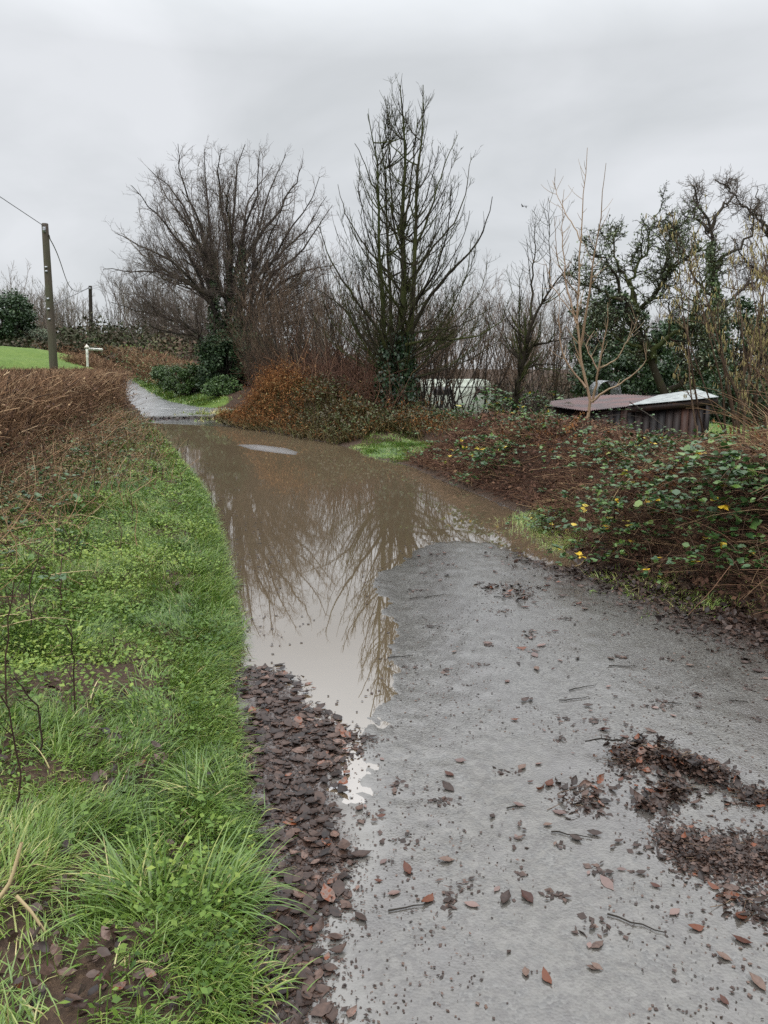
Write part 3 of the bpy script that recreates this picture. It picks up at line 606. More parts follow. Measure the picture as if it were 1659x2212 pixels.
def left_tree():
    Y = 32.0
    A = [([(455, 830), (464, 710), (462, 578), (448, 462), (444, 379), (438, 310)], 0, 0, .16, .014),
         ([(470, 830), (494, 693), (497, 545), (507, 445), (510, 346), (530, 290)], .2, 1, .15, .014),
         ([(500, 830), (517, 677), (524, 545), (527, 478), (553, 445), (560, 308)], .0, -.6, .15, .014),
         ([(510, 835), (540, 677), (550, 545), (570, 445), (616, 315)], .4, 1.4, .14, .012),
         ([(515, 800), (563, 611), (600, 538), (623, 495), (676, 432), (692, 369)], 0, -1, .12, .01),
         ([(470, 700), (431, 545), (401, 445), (352, 379), (319, 345)], 0, .8, .11, .01),
         ([(466, 680), (405, 545), (352, 478), (286, 390)], -.2, -1.4, .10, .01),
         ([(460, 660), (385, 571), (319, 538), (246, 502)], 0, 1, .09, .01),
         ([(462, 640), (368, 594), (302, 584), (222, 583)], -.3, -1.2, .08, .01),
         ([(530, 740), (583, 594), (649, 545), (718, 440)], 0, 1.2, .11, .01),
         ([(530, 710), (600, 611), (665, 585), (728, 570)], -.2, -1.2, .09, .01),
         ([(456, 740), (385, 693), (302, 670), (240, 655)], 0, -1, .08, .01),
         ([(525, 750), (600, 690), (650, 660), (700, 640)], -.2, -1.2, .08, .01),
         ([(470, 760), (418, 725), (352, 715), (300, 690)], -.4, -2.4, .08, .01),
         ([(462, 600), (431, 478), (391, 379), (383, 285)], .2, -1, .09, .01),
         ([(497, 545), (480, 440), (470, 350), (478, 300)], .3, -1.8, .09, .01),
         ([(524, 560), (600, 460), (640, 380), (655, 325)], .3, 2.2, .09, .01),
         ([(480, 640), (420, 500), (360, 420), (340, 360)], .3, 2.8, .09, .01),
         ([(520, 640), (590, 560), (660, 500), (705, 420)], .3, 2.8, .09, .01),
         ([(500, 640), (500, 500), (490, 430), (500, 380)], -.5, -3.4, .09, .01),
         ([(500, 680), (450, 560), (410, 500), (380, 450)], -.5, -3.2, .09, .01),
         ([(510, 680), (560, 560), (590, 500), (610, 440)], -.5, -3.2, .09, .01),
         ([(500, 660), (520, 520), (540, 420), (590, 340)], .5, 3.4, .09, .01)]
    A = [([(x, y + .14*max(0, 460 - y)) for x, y in p], *q) for p, *q in A]
    rt = At(487, 840, Y); rt[2] = hz(rt[0], rt[1])
    t = thing('bare_tree', 'broad many-stemmed bare tree with ivy climbing its stems beyond the road junction', 'tree', rt)
    S = [stem(p, Y + a, Y + b, r0, r1, 14, .03, root=(i < 5)) for i, (p, a, b, r0, r1) in enumerate(A)]
    P, R = stack(S)
    mb = MB(); tubes(mb, P, R, 6); mb.build('trunk', M['bark_dark'], t)
    c = MB()
    n = 230; el = np.arcsin(RNG.uniform(-.12, 1, n)); ph = RNG.uniform(0, 2*np.pi, n); q = RNG.uniform(.78, 1.03, n); cx, cy = At(487, 600, Y)[:2]; zc = 3.9
    tips = np.column_stack([cx + 4.25*q*np.cos(el)*np.cos(ph), cy + 3.4*q*np.cos(el)*np.sin(ph), zc + 6.1*q*np.sin(el)])
    cand = P[:, 2:9].reshape(-1, 3); d = tips - np.array([cx, cy, 2.6]); want = np.array([cx, cy, 2.6]) + d*RNG.uniform(.3, .62, n)[:, None]
    st = np.array([cand[np.argmin(((cand - w)**2).sum(1) + RNG.uniform(0, .4, len(cand)))] for w in want])
    P0, R0 = limbs_to(st, tips, 14, .024, .007, 1.45, .06); tubes(c, P0, R0, 4)
    P = np.concatenate([P, P0]); R = np.concatenate([R, R0])
    P1, R1 = grow(P, R, 3300., .22, 1, (25, 55), (.5, 1.1), False, taper_t=.5, up=.06, wig=.12, K=7, rr=.5, rmin=.007, tip=.4)
    tubes(c, P1, R1, 4)
    P2, R2 = grow(P1, R1, 7000., .12, 1, (25, 60), (.3, .75), False, taper_t=.6, up=.06, wig=.15, K=5, rr=.55, rmin=.0048, tip=.5)
    tubes(c, P2, R2, 3)
    P3, R3 = grow(P2, R2, 22000., .15, 1, (25, 60), (.12, .36), False, taper_t=.3, up=.07, wig=.14, K=4, rr=.55, rmin=.0038, tip=.6)
    tubes(c, P3, R3, 3)
    c.build('crown', M['twig_purple'], t)
    iv = MB(); P = P[:23]; R = R[:23]; ivy_on(iv, P[[0, 1, 2]], R[[0, 1, 2]], 5200, .05, .62, .30, (.07, .14)); ivy_on(iv, P[:5], R[:5], 5000, 0, .32, .5, (.08, .15)); iv.build('ivy', M['evergreen'], t)
left_tree()

def sapling():
    Y = 11.0
    A = [([(1263, 940), (1266, 904), (1280, 864), (1266, 830), (1256, 783), (1251, 735), (1246, 691), (1251, 623), (1249, 556), (1260, 471), (1267, 319)], 0, .2, .029, .0035),
         ([(1280, 870), (1287, 827), (1292, 799), (1300, 752), (1312, 708), (1314, 655)], 0, -.3, .020, .004),
         ([(1266, 838), (1258, 826), (1232, 796), (1212, 755), (1207, 691), (1210, 617)], 0, .4, .017, .003),
         ([(1278, 868), (1300, 848), (1334, 833), (1368, 810), (1395, 783), (1396, 740)], 0, -.4, .018, .004),
         ([(1246, 700), (1232, 650), (1222, 606), (1214, 505), (1217, 410)], .1, .6, .016, .003),
         ([(1253, 750), (1270, 657), (1283, 556), (1297, 471), (1309, 352)], .1, -.5, .022, .003),
         ([(1258, 525), (1229, 471), (1207, 430), (1193, 390)], .1, .5, .010, .003),
         ([(1251, 640), (1220, 600), (1203, 560), (1198, 470)], .1, -.3, .010, .003),
         ([(1292, 800), (1278, 775), (1266, 752), (1270, 735), (1285, 715)], -.1, .3, .012, .004),
         ([(1294, 795), (1330, 780), (1362, 725), (1380, 680)], -.1, -.6, .014, .003),
         ([(1247, 690), (1215, 650), (1195, 620), (1175, 560)], .1, .6, .010, .003)]
    rt = At(1263, 935, Y); rt[2] = hz(rt[0], rt[1])
    t = thing('bare_sapling', 'bare tan-barked sapling with long upright shoots growing in front of the shed', 'tree', rt)
    P, R = stack([stem(p, Y + a, Y + b, r0, r1, 16, .006, root=(i == 0)) for i, (p, a, b, r0, r1) in enumerate(A)])
    mb = MB(); tubes(mb, P, R, 7); mb.build('trunk', M['twig_tan'], t)
    c = MB(); P1, R1 = grow(P, R, 110., .3, .95, (30, 65), (.10, .45), False, up=.15, wig=.05, K=5, rr=.5, rmin=.0035, tip=.5); tubes(c, P1, R1, 4); c.build('crown', M['twig_tan'], t)
sapling()

def pruned_tree():
    Y = 14.0
    A = [([(1113, 870), (1118, 843), (1127, 793), (1141, 725), (1151, 681), (1192, 620), (1232, 573)], 0, -.4, .075, .008),
         ([(1149, 690), (1150, 650), (1149, 623), (1154, 560), (1156, 471)], 0, .3, .03, .003),
         ([(1128, 790), (1125, 740), (1122, 690), (1119, 650), (1124, 600)], 0, .5, .035, .005),
         ([(1127, 760), (1160, 742), (1198, 735), (1236, 728)], 0, -.5, .035, .005),
         ([(1125, 780), (1100, 755), (1085, 740), (1070, 725)], 0, .5, .03, .005),
         ([(1188, 625), (1188, 560), (1186, 426)], -.3, -.2, .012, .003),
         ([(1125, 800), (1160, 785), (1215, 790)], .1, .4, .03, .006)]
    rt = At(1113, 885, Y); rt[2] = hz(rt[0], rt[1])
    t = thing('bare_tree', 'small dark thorny bare tree with cut-back limbs between the caravan and the sapling', 'tree', rt)
    P, R = stack([stem(p, Y + a, Y + b, r0, r1, 12, .012, root=(i == 0)) for i, (p, a, b, r0, r1) in enumerate(A)])
    mb = MB(); tubes(mb, P, R, 7); mb.build('trunk', M['bark'], t)
    c = MB(); P1, R1 = grow(P, R, 110., .25, 1, (30, 75), (.25, 1.0), False, up=.22, wig=.07, K=6, rr=.5, rmin=.004, tip=.4); tubes(c, P1, R1, 4)
    P2, R2 = grow(P1, R1, 380., .2, 1, (30, 75), (.08, .4), False, up=.15, wig=.1, K=4, rr=.6, rmin=.003, tip=.5); tubes(c, P2, R2, 3)
    c.build('crown', M['bark'], t)
pruned_tree()

def apple_tree():
    Y = 19.0
    A = [([(1449, 860), (1432, 830), (1412, 800), (1408, 769), (1392, 752), (1368, 708), (1378, 674), (1412, 644), (1436, 590), (1462, 560)], 0, .3, .14, .02),
         ([(1409, 772), (1422, 745), (1466, 718), (1497, 701), (1510, 650)], 0, -.6, .085, .02),
         ([(1445, 850), (1486, 816), (1520, 793), (1560, 780)], 0, -.9, .09, .02),
         ([(1368, 708), (1345, 650), (1335, 600), (1314, 560), (1280, 545)], .1, -.7, .07, .012),
         ([(1376, 674), (1354, 606), (1385, 566), (1405, 510), (1418, 465)], .2, .8, .06, .01),
         ([(1412, 644), (1436, 590), (1486, 556), (1520, 540)], .3, -.8, .06, .01),
         ([(1497, 701), (1503, 640), (1530, 590), (1540, 560)], -.6, -.2, .06, .01),
         ([(1392, 752), (1330, 735), (1290, 700), (1265, 660)], .1, .9, .05, .01),
         ([(1345, 650), (1300, 630), (1255, 610), (1232, 590)], -.3, .3, .045, .008),
         ([(1440, 745), (1490, 740), (1540, 720), (1560, 690)], -.4, .6, .05, .01),
         ([(1380, 670), (1330, 560), (1320, 510), (1340, 490)], .2, 1.0, .05, .01),
         ([(1436, 600), (1440, 540), (1460, 500), (1490, 480)], .3, 1.4, .05, .01)]
    rt = At(1449, 865, Y); rt[2] = hz(rt[0], rt[1])
    t = thing('apple_tree', 'old leaning fruit tree furred with moss and grey lichen behind the shed', 'tree', rt)
    P, R = stack([stem(p, Y + a, Y + b, r0, r1, 14, .035, root=(i == 0)) for i, (p, a, b, r0, r1) in enumerate(A)])
    mb = MB(); tubes(mb, P, R, 8); mb.build('trunk', M['bark'], t)
    c = MB()
    P1, R1 = grow(P, R, 190., .3, 1, (30, 80), (.4, 1.1), False, up=.06, wig=.28, K=7, rr=.5, rmin=.012, tip=.5); tubes(c, P1, R1, 4)
    P2, R2 = grow(P1, R1, 1100., .15, 1, (35, 85), (.2, .65), False, up=.07, wig=.30, K=5, rr=.6, rmin=.008, tip=.6); tubes(c, P2, R2, 3)
    P3, R3 = grow(P2, R2, 3600., .1, 1, (40, 90), (.06, .25), False, up=.06, wig=.3, K=4, rr=.6, rmin=.006, tip=.7); tubes(c, P3, R3, 3)
    c.build('crown', M['bark'], t)
    l = MB()
    n = 7000; b = RNG.integers(0, len(P2), n); k = RNG.integers(0, 5, n); p = P2[b, k] + RNG.normal(0, .02, (n, 3))
    inst(l, DIA_V, DIA_T, p, rdir(n), updir(n, .8), RNG.uniform(.03, .075, n), width=1.2)
    n = 1500; b = RNG.integers(0, len(P), n); k = RNG.integers(0, 14, n); p = P[b, k] + rdir(n, -.2, 1)*(R[b, k])[:, None]
    inst(l, DIA_V, DIA_T, p, rdir(n), updir(n, .8), RNG.uniform(.03, .09, n), width=1.2)
    l.build('lichen', M['lichen'], t)
apple_tree()

def oak(pts, Y, label, wig=.12, seed=3, scale=1.0):
    rt = At(*pts[0][0][0], Y); rt[2] = hz(rt[0], rt[1])
    t = thing('oak_tree', label, 'tree', rt)
    P, R = stack([stem(p, Y + a, Y + b, r0, r1, 14, wig*.6, root=(i == 0)) for i, (p, a, b, r0, r1) in enumerate(pts)])
    mb = MB(); tubes(mb, P, R, 7); mb.build('trunk', M['bark_dark'], t)
    c = MB()
    P1, R1 = grow(P, R, 130., .35, 1, (35, 80), (.7, 1.8), False, taper_t=.75, up=.05, wig=.38, K=9, rr=.5, rmin=.018, tip=.4); tubes(c, P1, R1, 4)
    P2, R2 = grow(P1, R1, 800., .15, 1, (35, 80), (.3, .9), False, up=.05, wig=.34, K=6, rr=.55, rmin=.010, tip=.5); tubes(c, P2, R2, 3)
    P3, R3 = grow(P2, R2, 2200., .15, 1, (35, 80), (.12, .4), False, up=.06, wig=.3, K=4, rr=.55, rmin=.0065, tip=.6); tubes(c, P3, R3, 3)
    c.build('crown', M['twig_purple'], t)
    iv = MB(); ivy_on(iv, P[:1], R[:1], 2600, .1, .75, .3, (.09, .15)); iv.build('ivy', M['bushgreen'], t)
oak([([(1548, 830), (1546, 720), (1540, 600), (1528, 520), (1530, 470), (1500, 430), (1495, 400)], 0, 0, .24, .03),
     ([(1530, 500), (1548, 460), (1580, 430), (1572, 400), (1540, 392)], 0, .6, .10, .02),
     ([(1540, 590), (1560, 560), (1600, 530), (1625, 490), (1640, 440)], 0, -.8, .10, .02),
     ([(1528, 500), (1505, 480), (1498, 440), (1510, 400)], 0, .8, .08, .02),
     ([(1544, 680), (1580, 640), (1640, 600), (1680, 540)], 0, 1.5, .10, .02),
     ([(1542, 640), (1500, 590), (1470, 540), (1450, 500)], 0, 1.5, .08, .02)], 34.0, 'crooked ivy-clad oak with twisted bare branches rising behind the lichened fruit tree')
oak([([(1720, 830), (1715, 700), (1700, 600), (1680, 520), (1690, 450), (1670, 400)], 0, 0, .26, .03),
     ([(1690, 560), (1650, 500), (1630, 450), (1640, 410)], 0, .8, .10, .02),
     ([(1680, 520), (1640, 470), (1600, 440), (1585, 420)], 0, -.8, .09, .02),
     ([(1695, 600), (1650, 590), (1610, 560), (1590, 520)], 0, -1.5, .09, .02),
     ([(1690, 460), (1720, 420), (1750, 400)], 0, 1, .09, .02)], 36.0, 'twisted bare oak crown reaching in behind the catkin hazels')

def evergreen(name, label, c, rad, n, mat='evergreen', size=(.12, .22), group=None, cat='tree', clump=70, trunk=True, Y=None, twigs=0, tmat='bark_dark', thresh=.75):
    """leafy mass: clumps of leaves spread through an uneven volume over a stem"""
    c = np.array(c, float); rad = np.array(rad, float); zb = hz(c[0], c[1])
    t = thing(name, label, cat, (c[0], c[1], zb), group)
    d = rdir(clump, -.85, 1); q = RNG.uniform(.45, 1.0, clump)**.6; cc = c + d*rad*q[:, None]
    cc[:, 2] = np.maximum(cc[:, 2], hz(c[0], c[1]) + .12)
    per = RNG.integers(0, clump, n)
    sz = RNG.uniform(.45, 1.1, clump)*rad.mean()*.30
    o = rdir(n)*(RNG.random(n)**.45)[:, None]; o[:, 2] *= .7
    p = cc[per] + o*sz[per][:, None]
    g = hq(p[:, 0], p[:, 1]) if abs(c[0]) < 28 and c[1] < 60 else np.full(n, zb)
    p[:, 2] = np.maximum(p[:, 2], g + .03)
    mb = MB(); inst(mb, DIA_V, DIA_T, p, nrm(o + RNG.normal(0, .7, (n, 3)) + np.array([0, 0, -.3])), updir(n, .9), RNG.uniform(*size, n), width=1.15, rnd=np.clip(RNG.random(n)*.75 + .25*RNG.random(clump)[per], 0, 1))
    K = 5; nb = min(clump, 40); base = np.array([c[0], c[1], zb - .1])
    s = np.linspace(0, 1, K)[None, :, None]; st = base + RNG.normal(0, .12, (nb, 1, 3))*np.array([1, 1, 0])*rad.mean()*.6
    Pt = st*(1 - s) + cc[:nb, None]*s; Pt[:, 1:-1] += RNG.normal(0, .04, (nb, K - 2, 3))*rad.mean()
    tb = MB(); tubes(tb, Pt, np.linspace(1, .3, K)[None]*np.full((nb, 1), .022*rad.mean() + .006), 5); tb.build('trunk' if cat == 'tree' else 'stem', M[tmat], t)
    mb.build('crown' if cat == 'tree' else 'foliage', M[mat], t)
    return t, cc
def cen(x, y, Y): return At(x, y, Y)
evergreen('evergreen_tree', 'dark evergreen tree at the top of the green field', cen(5, 700, 52), (1.9, 1.9, 2.3), 9000)
evergreen('evergreen_tree', 'rounded dark evergreen lobe leaning over the field hedge end', cen(38, 695, 54), (1.1, 1.2, 1.1), 4000)
evergreen('grey_bush', 'grey-green thorn bush beside the evergreen at the field edge', cen(80, 735, 53), (1.1, .9, .9), 3000, mat='lichen', size=(.06, .12), cat='bush')
evergreen('holly_tree', 'dark holly mass behind the fruit tree, left of its trunk', cen(1310, 740, 26), (1.3, 1.2, 1.9), 9000, size=(.08, .15))
evergreen('holly_tree', 'dark holly mass filling the gap right of the fruit tree trunk', cen(1475, 775, 25), (1.4, 1.0, 1.3), 8000, size=(.08, .15))
evergreen('holly_tree', 'dark holly at the far right behind the hazels', cen(1600, 760, 27), (1.6, 1.2, 1.7), 9000, size=(.08, .15))
evergreen('evergreen_bush', 'low dark evergreen bush at the back of the shed', cen(1370, 822, 22), (1.7, .8, .75), 7000, size=(.06, .12), cat='bush')
evergreen('evergreen_bush', 'low dark evergreen bush beyond the field strip right of the shed', cen(1600, 875, 21), (1.4, .8, .95), 6000, size=(.06, .12), cat='bush')
evergreen('ivy_bush', 'rounded ivy-covered bush on the bank beyond the junction', (-7.9, 31.6, 1.05), (.95, .9, .62), 7000, mat='bushgreen', size=(.05, .1), cat='bush')
evergreen('ivy_bush', 'farther green ivy bush where the lane climbs out of sight behind the hedge', (-9.7, 35.4, 1.15), (.95, 1.1, .55), 6000, mat='bushgreen', size=(.05, .1), cat='bush')
evergreen('ivy_bush', 'dark low ivy bush at the foot of the broad many-stemmed tree', (-6.1, 29.2, .75), (.7, .8, .5), 5000, mat='bushgreen', size=(.05, .1), cat='bush')
evergreen('holly_bush', 'dark evergreen thicket round the stems of the broad tree', cen(480, 790, 31), (1.1, 1.0, 1.3), 9000, size=(.07, .13), cat='bush')
evergreen('holly_bush', 'dark evergreen bush right of the stems of the broad tree', cen(548, 770, 31), (.8, .9, 1.2), 4500, size=(.07, .13), cat='bush')

# many-stemmed bare shrubs and thin trees
def shrub(name, label, x, y, h, n, lean=(0, 0), spread=.35, mat='twig_brown', group=None, r=.02, n1=6, n2=5, cat='shrub', K=9, fine=1.0, zoff=0):
    z = hz(x, y)
    t = thing(name, label, cat, (x, y, z), group)
    b = np.array([x, y, z - .05]) + np.column_stack([RNG.normal(0, .12*h**.5, (n, 2)), np.zeros(n)])
    d = nrm(np.column_stack([RNG.normal(lean[0], spread, n), RNG.normal(lean[1], spread, n), np.ones(n)]))
    L = h*RNG.uniform(.65, 1.05, n); P = np.empty((n, K, 3)); P[:, 0] = b
    for k in range(1, K):
        d = nrm(d + np.array([lean[0]*.05, lean[1]*.05, .04]) + RNG.normal(0, .05, (n, 3))); P[:, k] = P[:, k - 1] + d*(L/(K - 1))[:, None]
    R = r*RNG.uniform(.6, 1.1, (n, 1))*np.linspace(1, .2, K)[None]
    mb = MB(); tubes(mb, P, R, 5); mb.build('trunk', M['bark_dark'] if mat != 'hazel' else M['twig_brown'], t)
    c = MB(); P1, R1 = grow(P, R, n1, .25, 1, (18, 45), (.18, .42), True, up=.08, wig=.08, K=6, rr=.5, rmin=.0055*fine, tip=.4); tubes(c, P1, R1, 3)
    P2, R2 = grow(P1, R1, n2, .2, 1, (20, 55), (.2, .5), True, up=.07, wig=.1, K=4, rr=.6, rmin=.004*fine, tip=.5); tubes(c, P2, R2, 3)
    c.build('crown', M[mat if mat != 'hazel' else 'twig_brown'], t)
    return t, P1, P2
gp = 'bare brown shrubs of the thicket between the two big trees'
for i, (xd, Y, h, ln) in enumerate([(575, 24.5, 3.6, -.25), (610, 23.5, 3.7, -.30), (650, 23, 3.8, -.35), (690, 22, 3.9, -.35), (720, 23.5, 4.2, -.25), (755, 21.5, 3.9, -.25), (790, 20.6, 3.4, -.15), (640, 26, 4.4, -.1), (700, 26, 4.8, 0), (760, 25, 4.6, .05), (590, 27, 4.4, -.1), (820, 22.5, 3.9, 0)]):
    p = At(xd, 850, Y); shrub('bare_shrub', 'bare brown many-stemmed shrub in the thicket between the broad tree and the slender tree', p[0], Y, h, 15, (ln, -.08), .22, 'twig_brown', gp, .018, 7, 6)
gp = 'thin bare trees around the caravan'
for i, (xd, Y, h, ln) in enumerate([(905, 22, 3.6, .15), (905, 19.0, 2.8, .2), (930, 20.5, 3.2, .15), (955, 19.8, 2.6, .2), (975, 21.5, 3.2, .1), (1010, 22, 3.4, .1), (1045, 21, 2.9, .1), (930, 24, 4.4, .1), (985, 30, 5.2, 0), (1080, 27, 4.8, .1), (1120, 29, 5.2, 0), (1160, 26, 4.7, -.1), (1200, 30, 5.4, 0), (1230, 26, 4.4, .1), (985, 47, 7.6, 0), (1050, 48, 7.8, 0), (920, 46, 7.4, 0), (1100, 46, 7.4, 0), (1140, 37, 6.6, 0), (1210, 38, 6.8, 0), (890, 34, 6.0, 0), (925, 37, 6.6, 0)]):
    p = At(xd, 850, Y); shrub('bare_tree', 'thin bare many-stemmed tree standing round the pale caravan', p[0], Y, h, 6 if Y < 33 else 9, (ln, 0), .34, 'twig_brown', gp, .024, 10, 9, 'tree', fine=1.1)
# hazels with catkins
for i, (xd, Y, h, n, lab) in enumerate([(1590, 10.5, 2.9, 8, 'hazel hung with pale catkins, next to the right end of the shed'), (1655, 9.6, 2.9, 9, 'catkin-hung hazel with stout brown stems at the right edge'), (1735, 9.0, 3.0, 8, 'brown hazel leaning in from beyond the right edge')]):
    p = At(xd, 930, Y)
    t, P1, P2 = shrub('hazel', lab, p[0], Y, h, n, (-.10, 0), .17, 'hazel', None, .02, 6, 4, 'tree')
    m = 900; b = RNG.integers(0, len(P2), m); k = RNG.integers(1, 4, m); q = P2[b, k]
    L = RNG.uniform(.03, .07, m); s = np.linspace(0, 1, 4)[None, :, None]
    C = q[:, None] + s*np.stack([RNG.normal(0, .006, m), RNG.normal(0, .006, m), -L], 1)[:, None]
    mb = MB(); tubes(mb, C, np.full((m, 1), .0045)*np.array([[.6, 1, 1, .4]]), 4); mb.build('catkins', M['catkin'], t)

# far woods: one mass
def far_woods():
    mb = MB(); lf = MB()
    def tr(x, y, h, n=5):
        z = hz(x, y); b = np.array([x, y, z - .2]) + np.column_stack([RNG.normal(0, .5, (n, 2)), np.zeros(n)]); K = 6
        d = nrm(np.column_stack([RNG.normal(0, .2, (n, 2)), np.ones(n)])); P = np.empty((n, K, 3)); P[:, 0] = b
        L = h*RNG.uniform(.7, 1.05, n)
        for k in range(1, K): d = nrm(d + RNG.normal(0, .06, (n, 3)) + [0, 0, .05]); P[:, k] = P[:, k - 1] + d*(L/(K - 1))[:, None]
        R = np.full((n, 1), .05)*np.linspace(1, .25, K)[None]
        r = RNG.random()*.8
        tubes(mb, P, R, 4, rnd=np.full(n, r))
        P1, R1 = grow(P, R, 8, .2, 1, (20, 55), (.2, .45), True, up=.1, wig=.1, K=4, rr=.5, rmin=.015, tip=.5); tubes(mb, P1, R1, 3, rnd=np.full(len(P1), r))
        P2, R2 = grow(P1, R1, 6, .2, 1, (20, 60), (.25, .55), True, up=.1, wig=.12, K=3, rr=.6, rmin=.010, tip=.6); tubes(mb, P2, R2, 3, rnd=np.full(len(P2), min(1, r + .2)))
    for i in range(60):
        xd = RNG.uniform(40, 480); Y = RNG.uniform(71, 92) if xd < 300 else RNG.uniform(56, 84); p = At(xd, 750, Y); tr(p[0], Y, RNG.uniform(4.2, 6.2) + (1.2 if xd > 240 else 0))
    for i in range(75):
        xd = RNG.uniform(480, 1800); Y = RNG.uniform(45, 80); p = At(xd, 800, Y); tr(p[0], Y, RNG.uniform(6.0, 8.0)*Y/60)
    for i in range(40):
        xd = RNG.choice([RNG.uniform(-500, 40), RNG.uniform(1700, 2300)]); Y = RNG.uniform(60, 90); p = At(xd, 800, Y); tr(p[0], Y, RNG.uniform(5, 8))
    M['twig_far_hazed'] = veg('twig_far_hazed', [(0, (.09, .075, .068)), (.6, (.15, .12, .10)), (1, (.14, .135, .09))], .8, .15)  # distance haze put into the twig colour as lighter greys
    o = mb.build('distant_woodland', M['twig_far_hazed']); tag(o, 'bare grey-brown woodland closing the view beyond the fields', 'woodland', kind='stuff')
    # scrub at the foot of the wood
    n = 60000; xd = RNG.uniform(-100, 1800, n); Y = RNG.uniform(48, 74, n); X = (xd - CX)/F*Y
    hh = 2.6*noise(X, Y, .5, 5)*RNG.random(n); z = np.array(_look(_Z, X, np.minimum(Y, 64)))
    inst(lf, DIA_V, DIA_T, np.column_stack([X, Y, z + hh]), rdir(n), updir(n, .9), RNG.uniform(.15, .35, n), rnd=np.clip(noise(X, Y, .3, 9)*.9 + RNG.normal(0, .12, n), 0, 1))
    M['scrub'] = veg('scrub', [(0, (.035, .045, .02)), (.45, (.06, .05, .035)), (.75, (.10, .065, .045)), (1, (.08, .09, .04))], .8, .15)
    o = lf.build('scrub', M['scrub']); tag(o, 'low grey-brown scrub along the foot of the distant wood', 'scrub', kind='stuff')
far_woods()

# ------------------------------------------------------------------ hedges
def hedge(name, label, path, w, ztop, n, mat='hedge', size=(.25, .5), rad=.0045, leaves=0, lmat='bracken_dull', core=True, ragged=.06):
    path = np.array(path, float); seg = np.linalg.norm(np.diff(path, axis=0), axis=1); t = np.concatenate([[0], np.cumsum(seg)])
    def along(u): return np.stack([np.interp(u*t[-1], t, path[:, 0]), np.interp(u*t[-1], t, path[:, 1])], 1)
    th = thing(name, label, 'hedge', (*path[0], hz(*path[0])))
    zt = (lambda u, p: np.interp(u, np.linspace(0, 1, len(ztop)), ztop)) if not callable(ztop) else ztop
    u = RNG.random(n)**(1.0 if t[-1] > 25 else .8 if False else 1.0); v = RNG.uniform(-1, 1, n); v = np.sign(v)*np.abs(v)**.55
    p = along(u); q = along(np.minimum(u + .01, 1)) - along(np.maximum(u - .01, 0)); q = nrm(q); nn = np.stack([q[:, 1], -q[:, 0]], 1)
    p = p + nn*(v*w/2)[:, None]
    zb = hq(p[:, 0], p[:, 1]); top = zt(u, p)
    hgt = RNG.random(n)**.75; z0 = zb + (top - zb)*hgt*.9
    d = nrm(np.column_stack([nn*(v*.35)[:, None] + RNG.normal(0, .42, (n, 2)), RNG.uniform(.3, 1.8, n)]))
    L = RNG.uniform(*size, n); K = 4; P = np.empty((n, K, 3)); P[:, 0] = np.column_stack([p, z0])
    for k in range(1, K): d = nrm(d + RNG.normal(0, .28, (n, 3))); P[:, k] = P[:, k - 1] + d*(L/(K - 1))[:, None]
    lim = top + np.abs(RNG.normal(0, ragged, n)); over = P[:, -1, 2] - lim
    P[:, :, 2] -= np.maximum(over, 0)[:, None]
    rr = np.clip(.48 + RNG.normal(0, .27, n), 0, 1)
    mb = MB(); tubes(mb, P, (rad*RNG.choice([.55, .8, 1.2, 2.3], n, p=[.3, .35, .22, .13]))[:, None]*np.linspace(1, .55, K)[None], 3, rnd=rr)
    P1, R1 = grow(P, np.full((n, K), rad), 2, .2, 1, (25, 75), (.3, .6), True, up=.03, wig=.15, K=3, rr=.6, rmin=rad*.5, tip=.6)
    o = np.maximum(P1[:, -1, 2] - np.repeat(lim, 2), 0); P1[:, :, 2] -= o[:, None]
    tubes(mb, P1, R1, 3, rnd=np.repeat(rr, 2))
    # upright stems
    m = max(20, int(t[-1]*7)); us = RNG.random(m); b = along(us) + RNG.normal(0, w*.18, (m, 2)); zb = hq(b[:, 0], b[:, 1]); tt = zt(us, b)
    s = np.linspace(0, 1, 6)[None, :, None]; S = np.concatenate([np.repeat(b[:, None], 6, 1) + np.cumsum(RNG.normal(0, .05, (m, 6, 2)), 1), (zb[:, None] - .05 + (tt - zb)[:, None]*.97*s[:, :, 0])[..., None]], 2)
    tubes(mb, S, np.full((m, 1), .014)*np.linspace(1.2, .5, 6)[None], 5, rnd=np.zeros(m)); mb.build('twigs', M[mat], th)
    if leaves:
        lb = MB(); u = RNG.random(leaves); p = along(u) + RNG.normal(0, w*.33, (leaves, 2)); zb = hq(p[:, 0], p[:, 1]); tp = zt(u, p)
        inst(lb, DIA_V, DIA_T, np.column_stack([p, zb + (tp - zb)*RNG.random(leaves)]), rdir(leaves), updir(leaves, .9), RNG.uniform(.03, .07, leaves)*(1 if rad < .006 else 1.8), width=1.2); lb.build('leaves', M[lmat], th)
    return th
hedge('hedge', 'clipped brown winter hedge along the left verge, running up to the junction', [(-3.75, 4.0), (-4.85, 8), (-6.7, 16), (-8.35, 23.5)], 1.15, [1.40, 1.42, 1.44, 1.46, 1.47], 11500, leaves=11000, rad=.0055, size=(.22, .6))
hedge('hedge', 'brown clipped hedge turning away behind the left verge hedge towards the field', [(-8.6, 23.4), (-11, 25.5), (-15, 27)], 1.1, [1.45, 1.46, 1.46], 3600, leaves=3000, rad=.006)
pa = [At(60, 760, 54), At(160, 785, 49), At(235, 805, 44)]
hedge('hedge', 'rust-brown hedge sloping down the edge of the green field behind the utility pole', [p[:2] for p in pa], 1.6, [At(53, 731, 54)[2], At(160, 757, 49)[2], At(225, 795, 44)[2]], 6000, rad=.011, leaves=5000, size=(.3, .6))
pa = [At(200, 780, 57), At(290, 795, 50), At(350, 815, 42), At(408, 835, 36), At(455, 840, 33.5)]
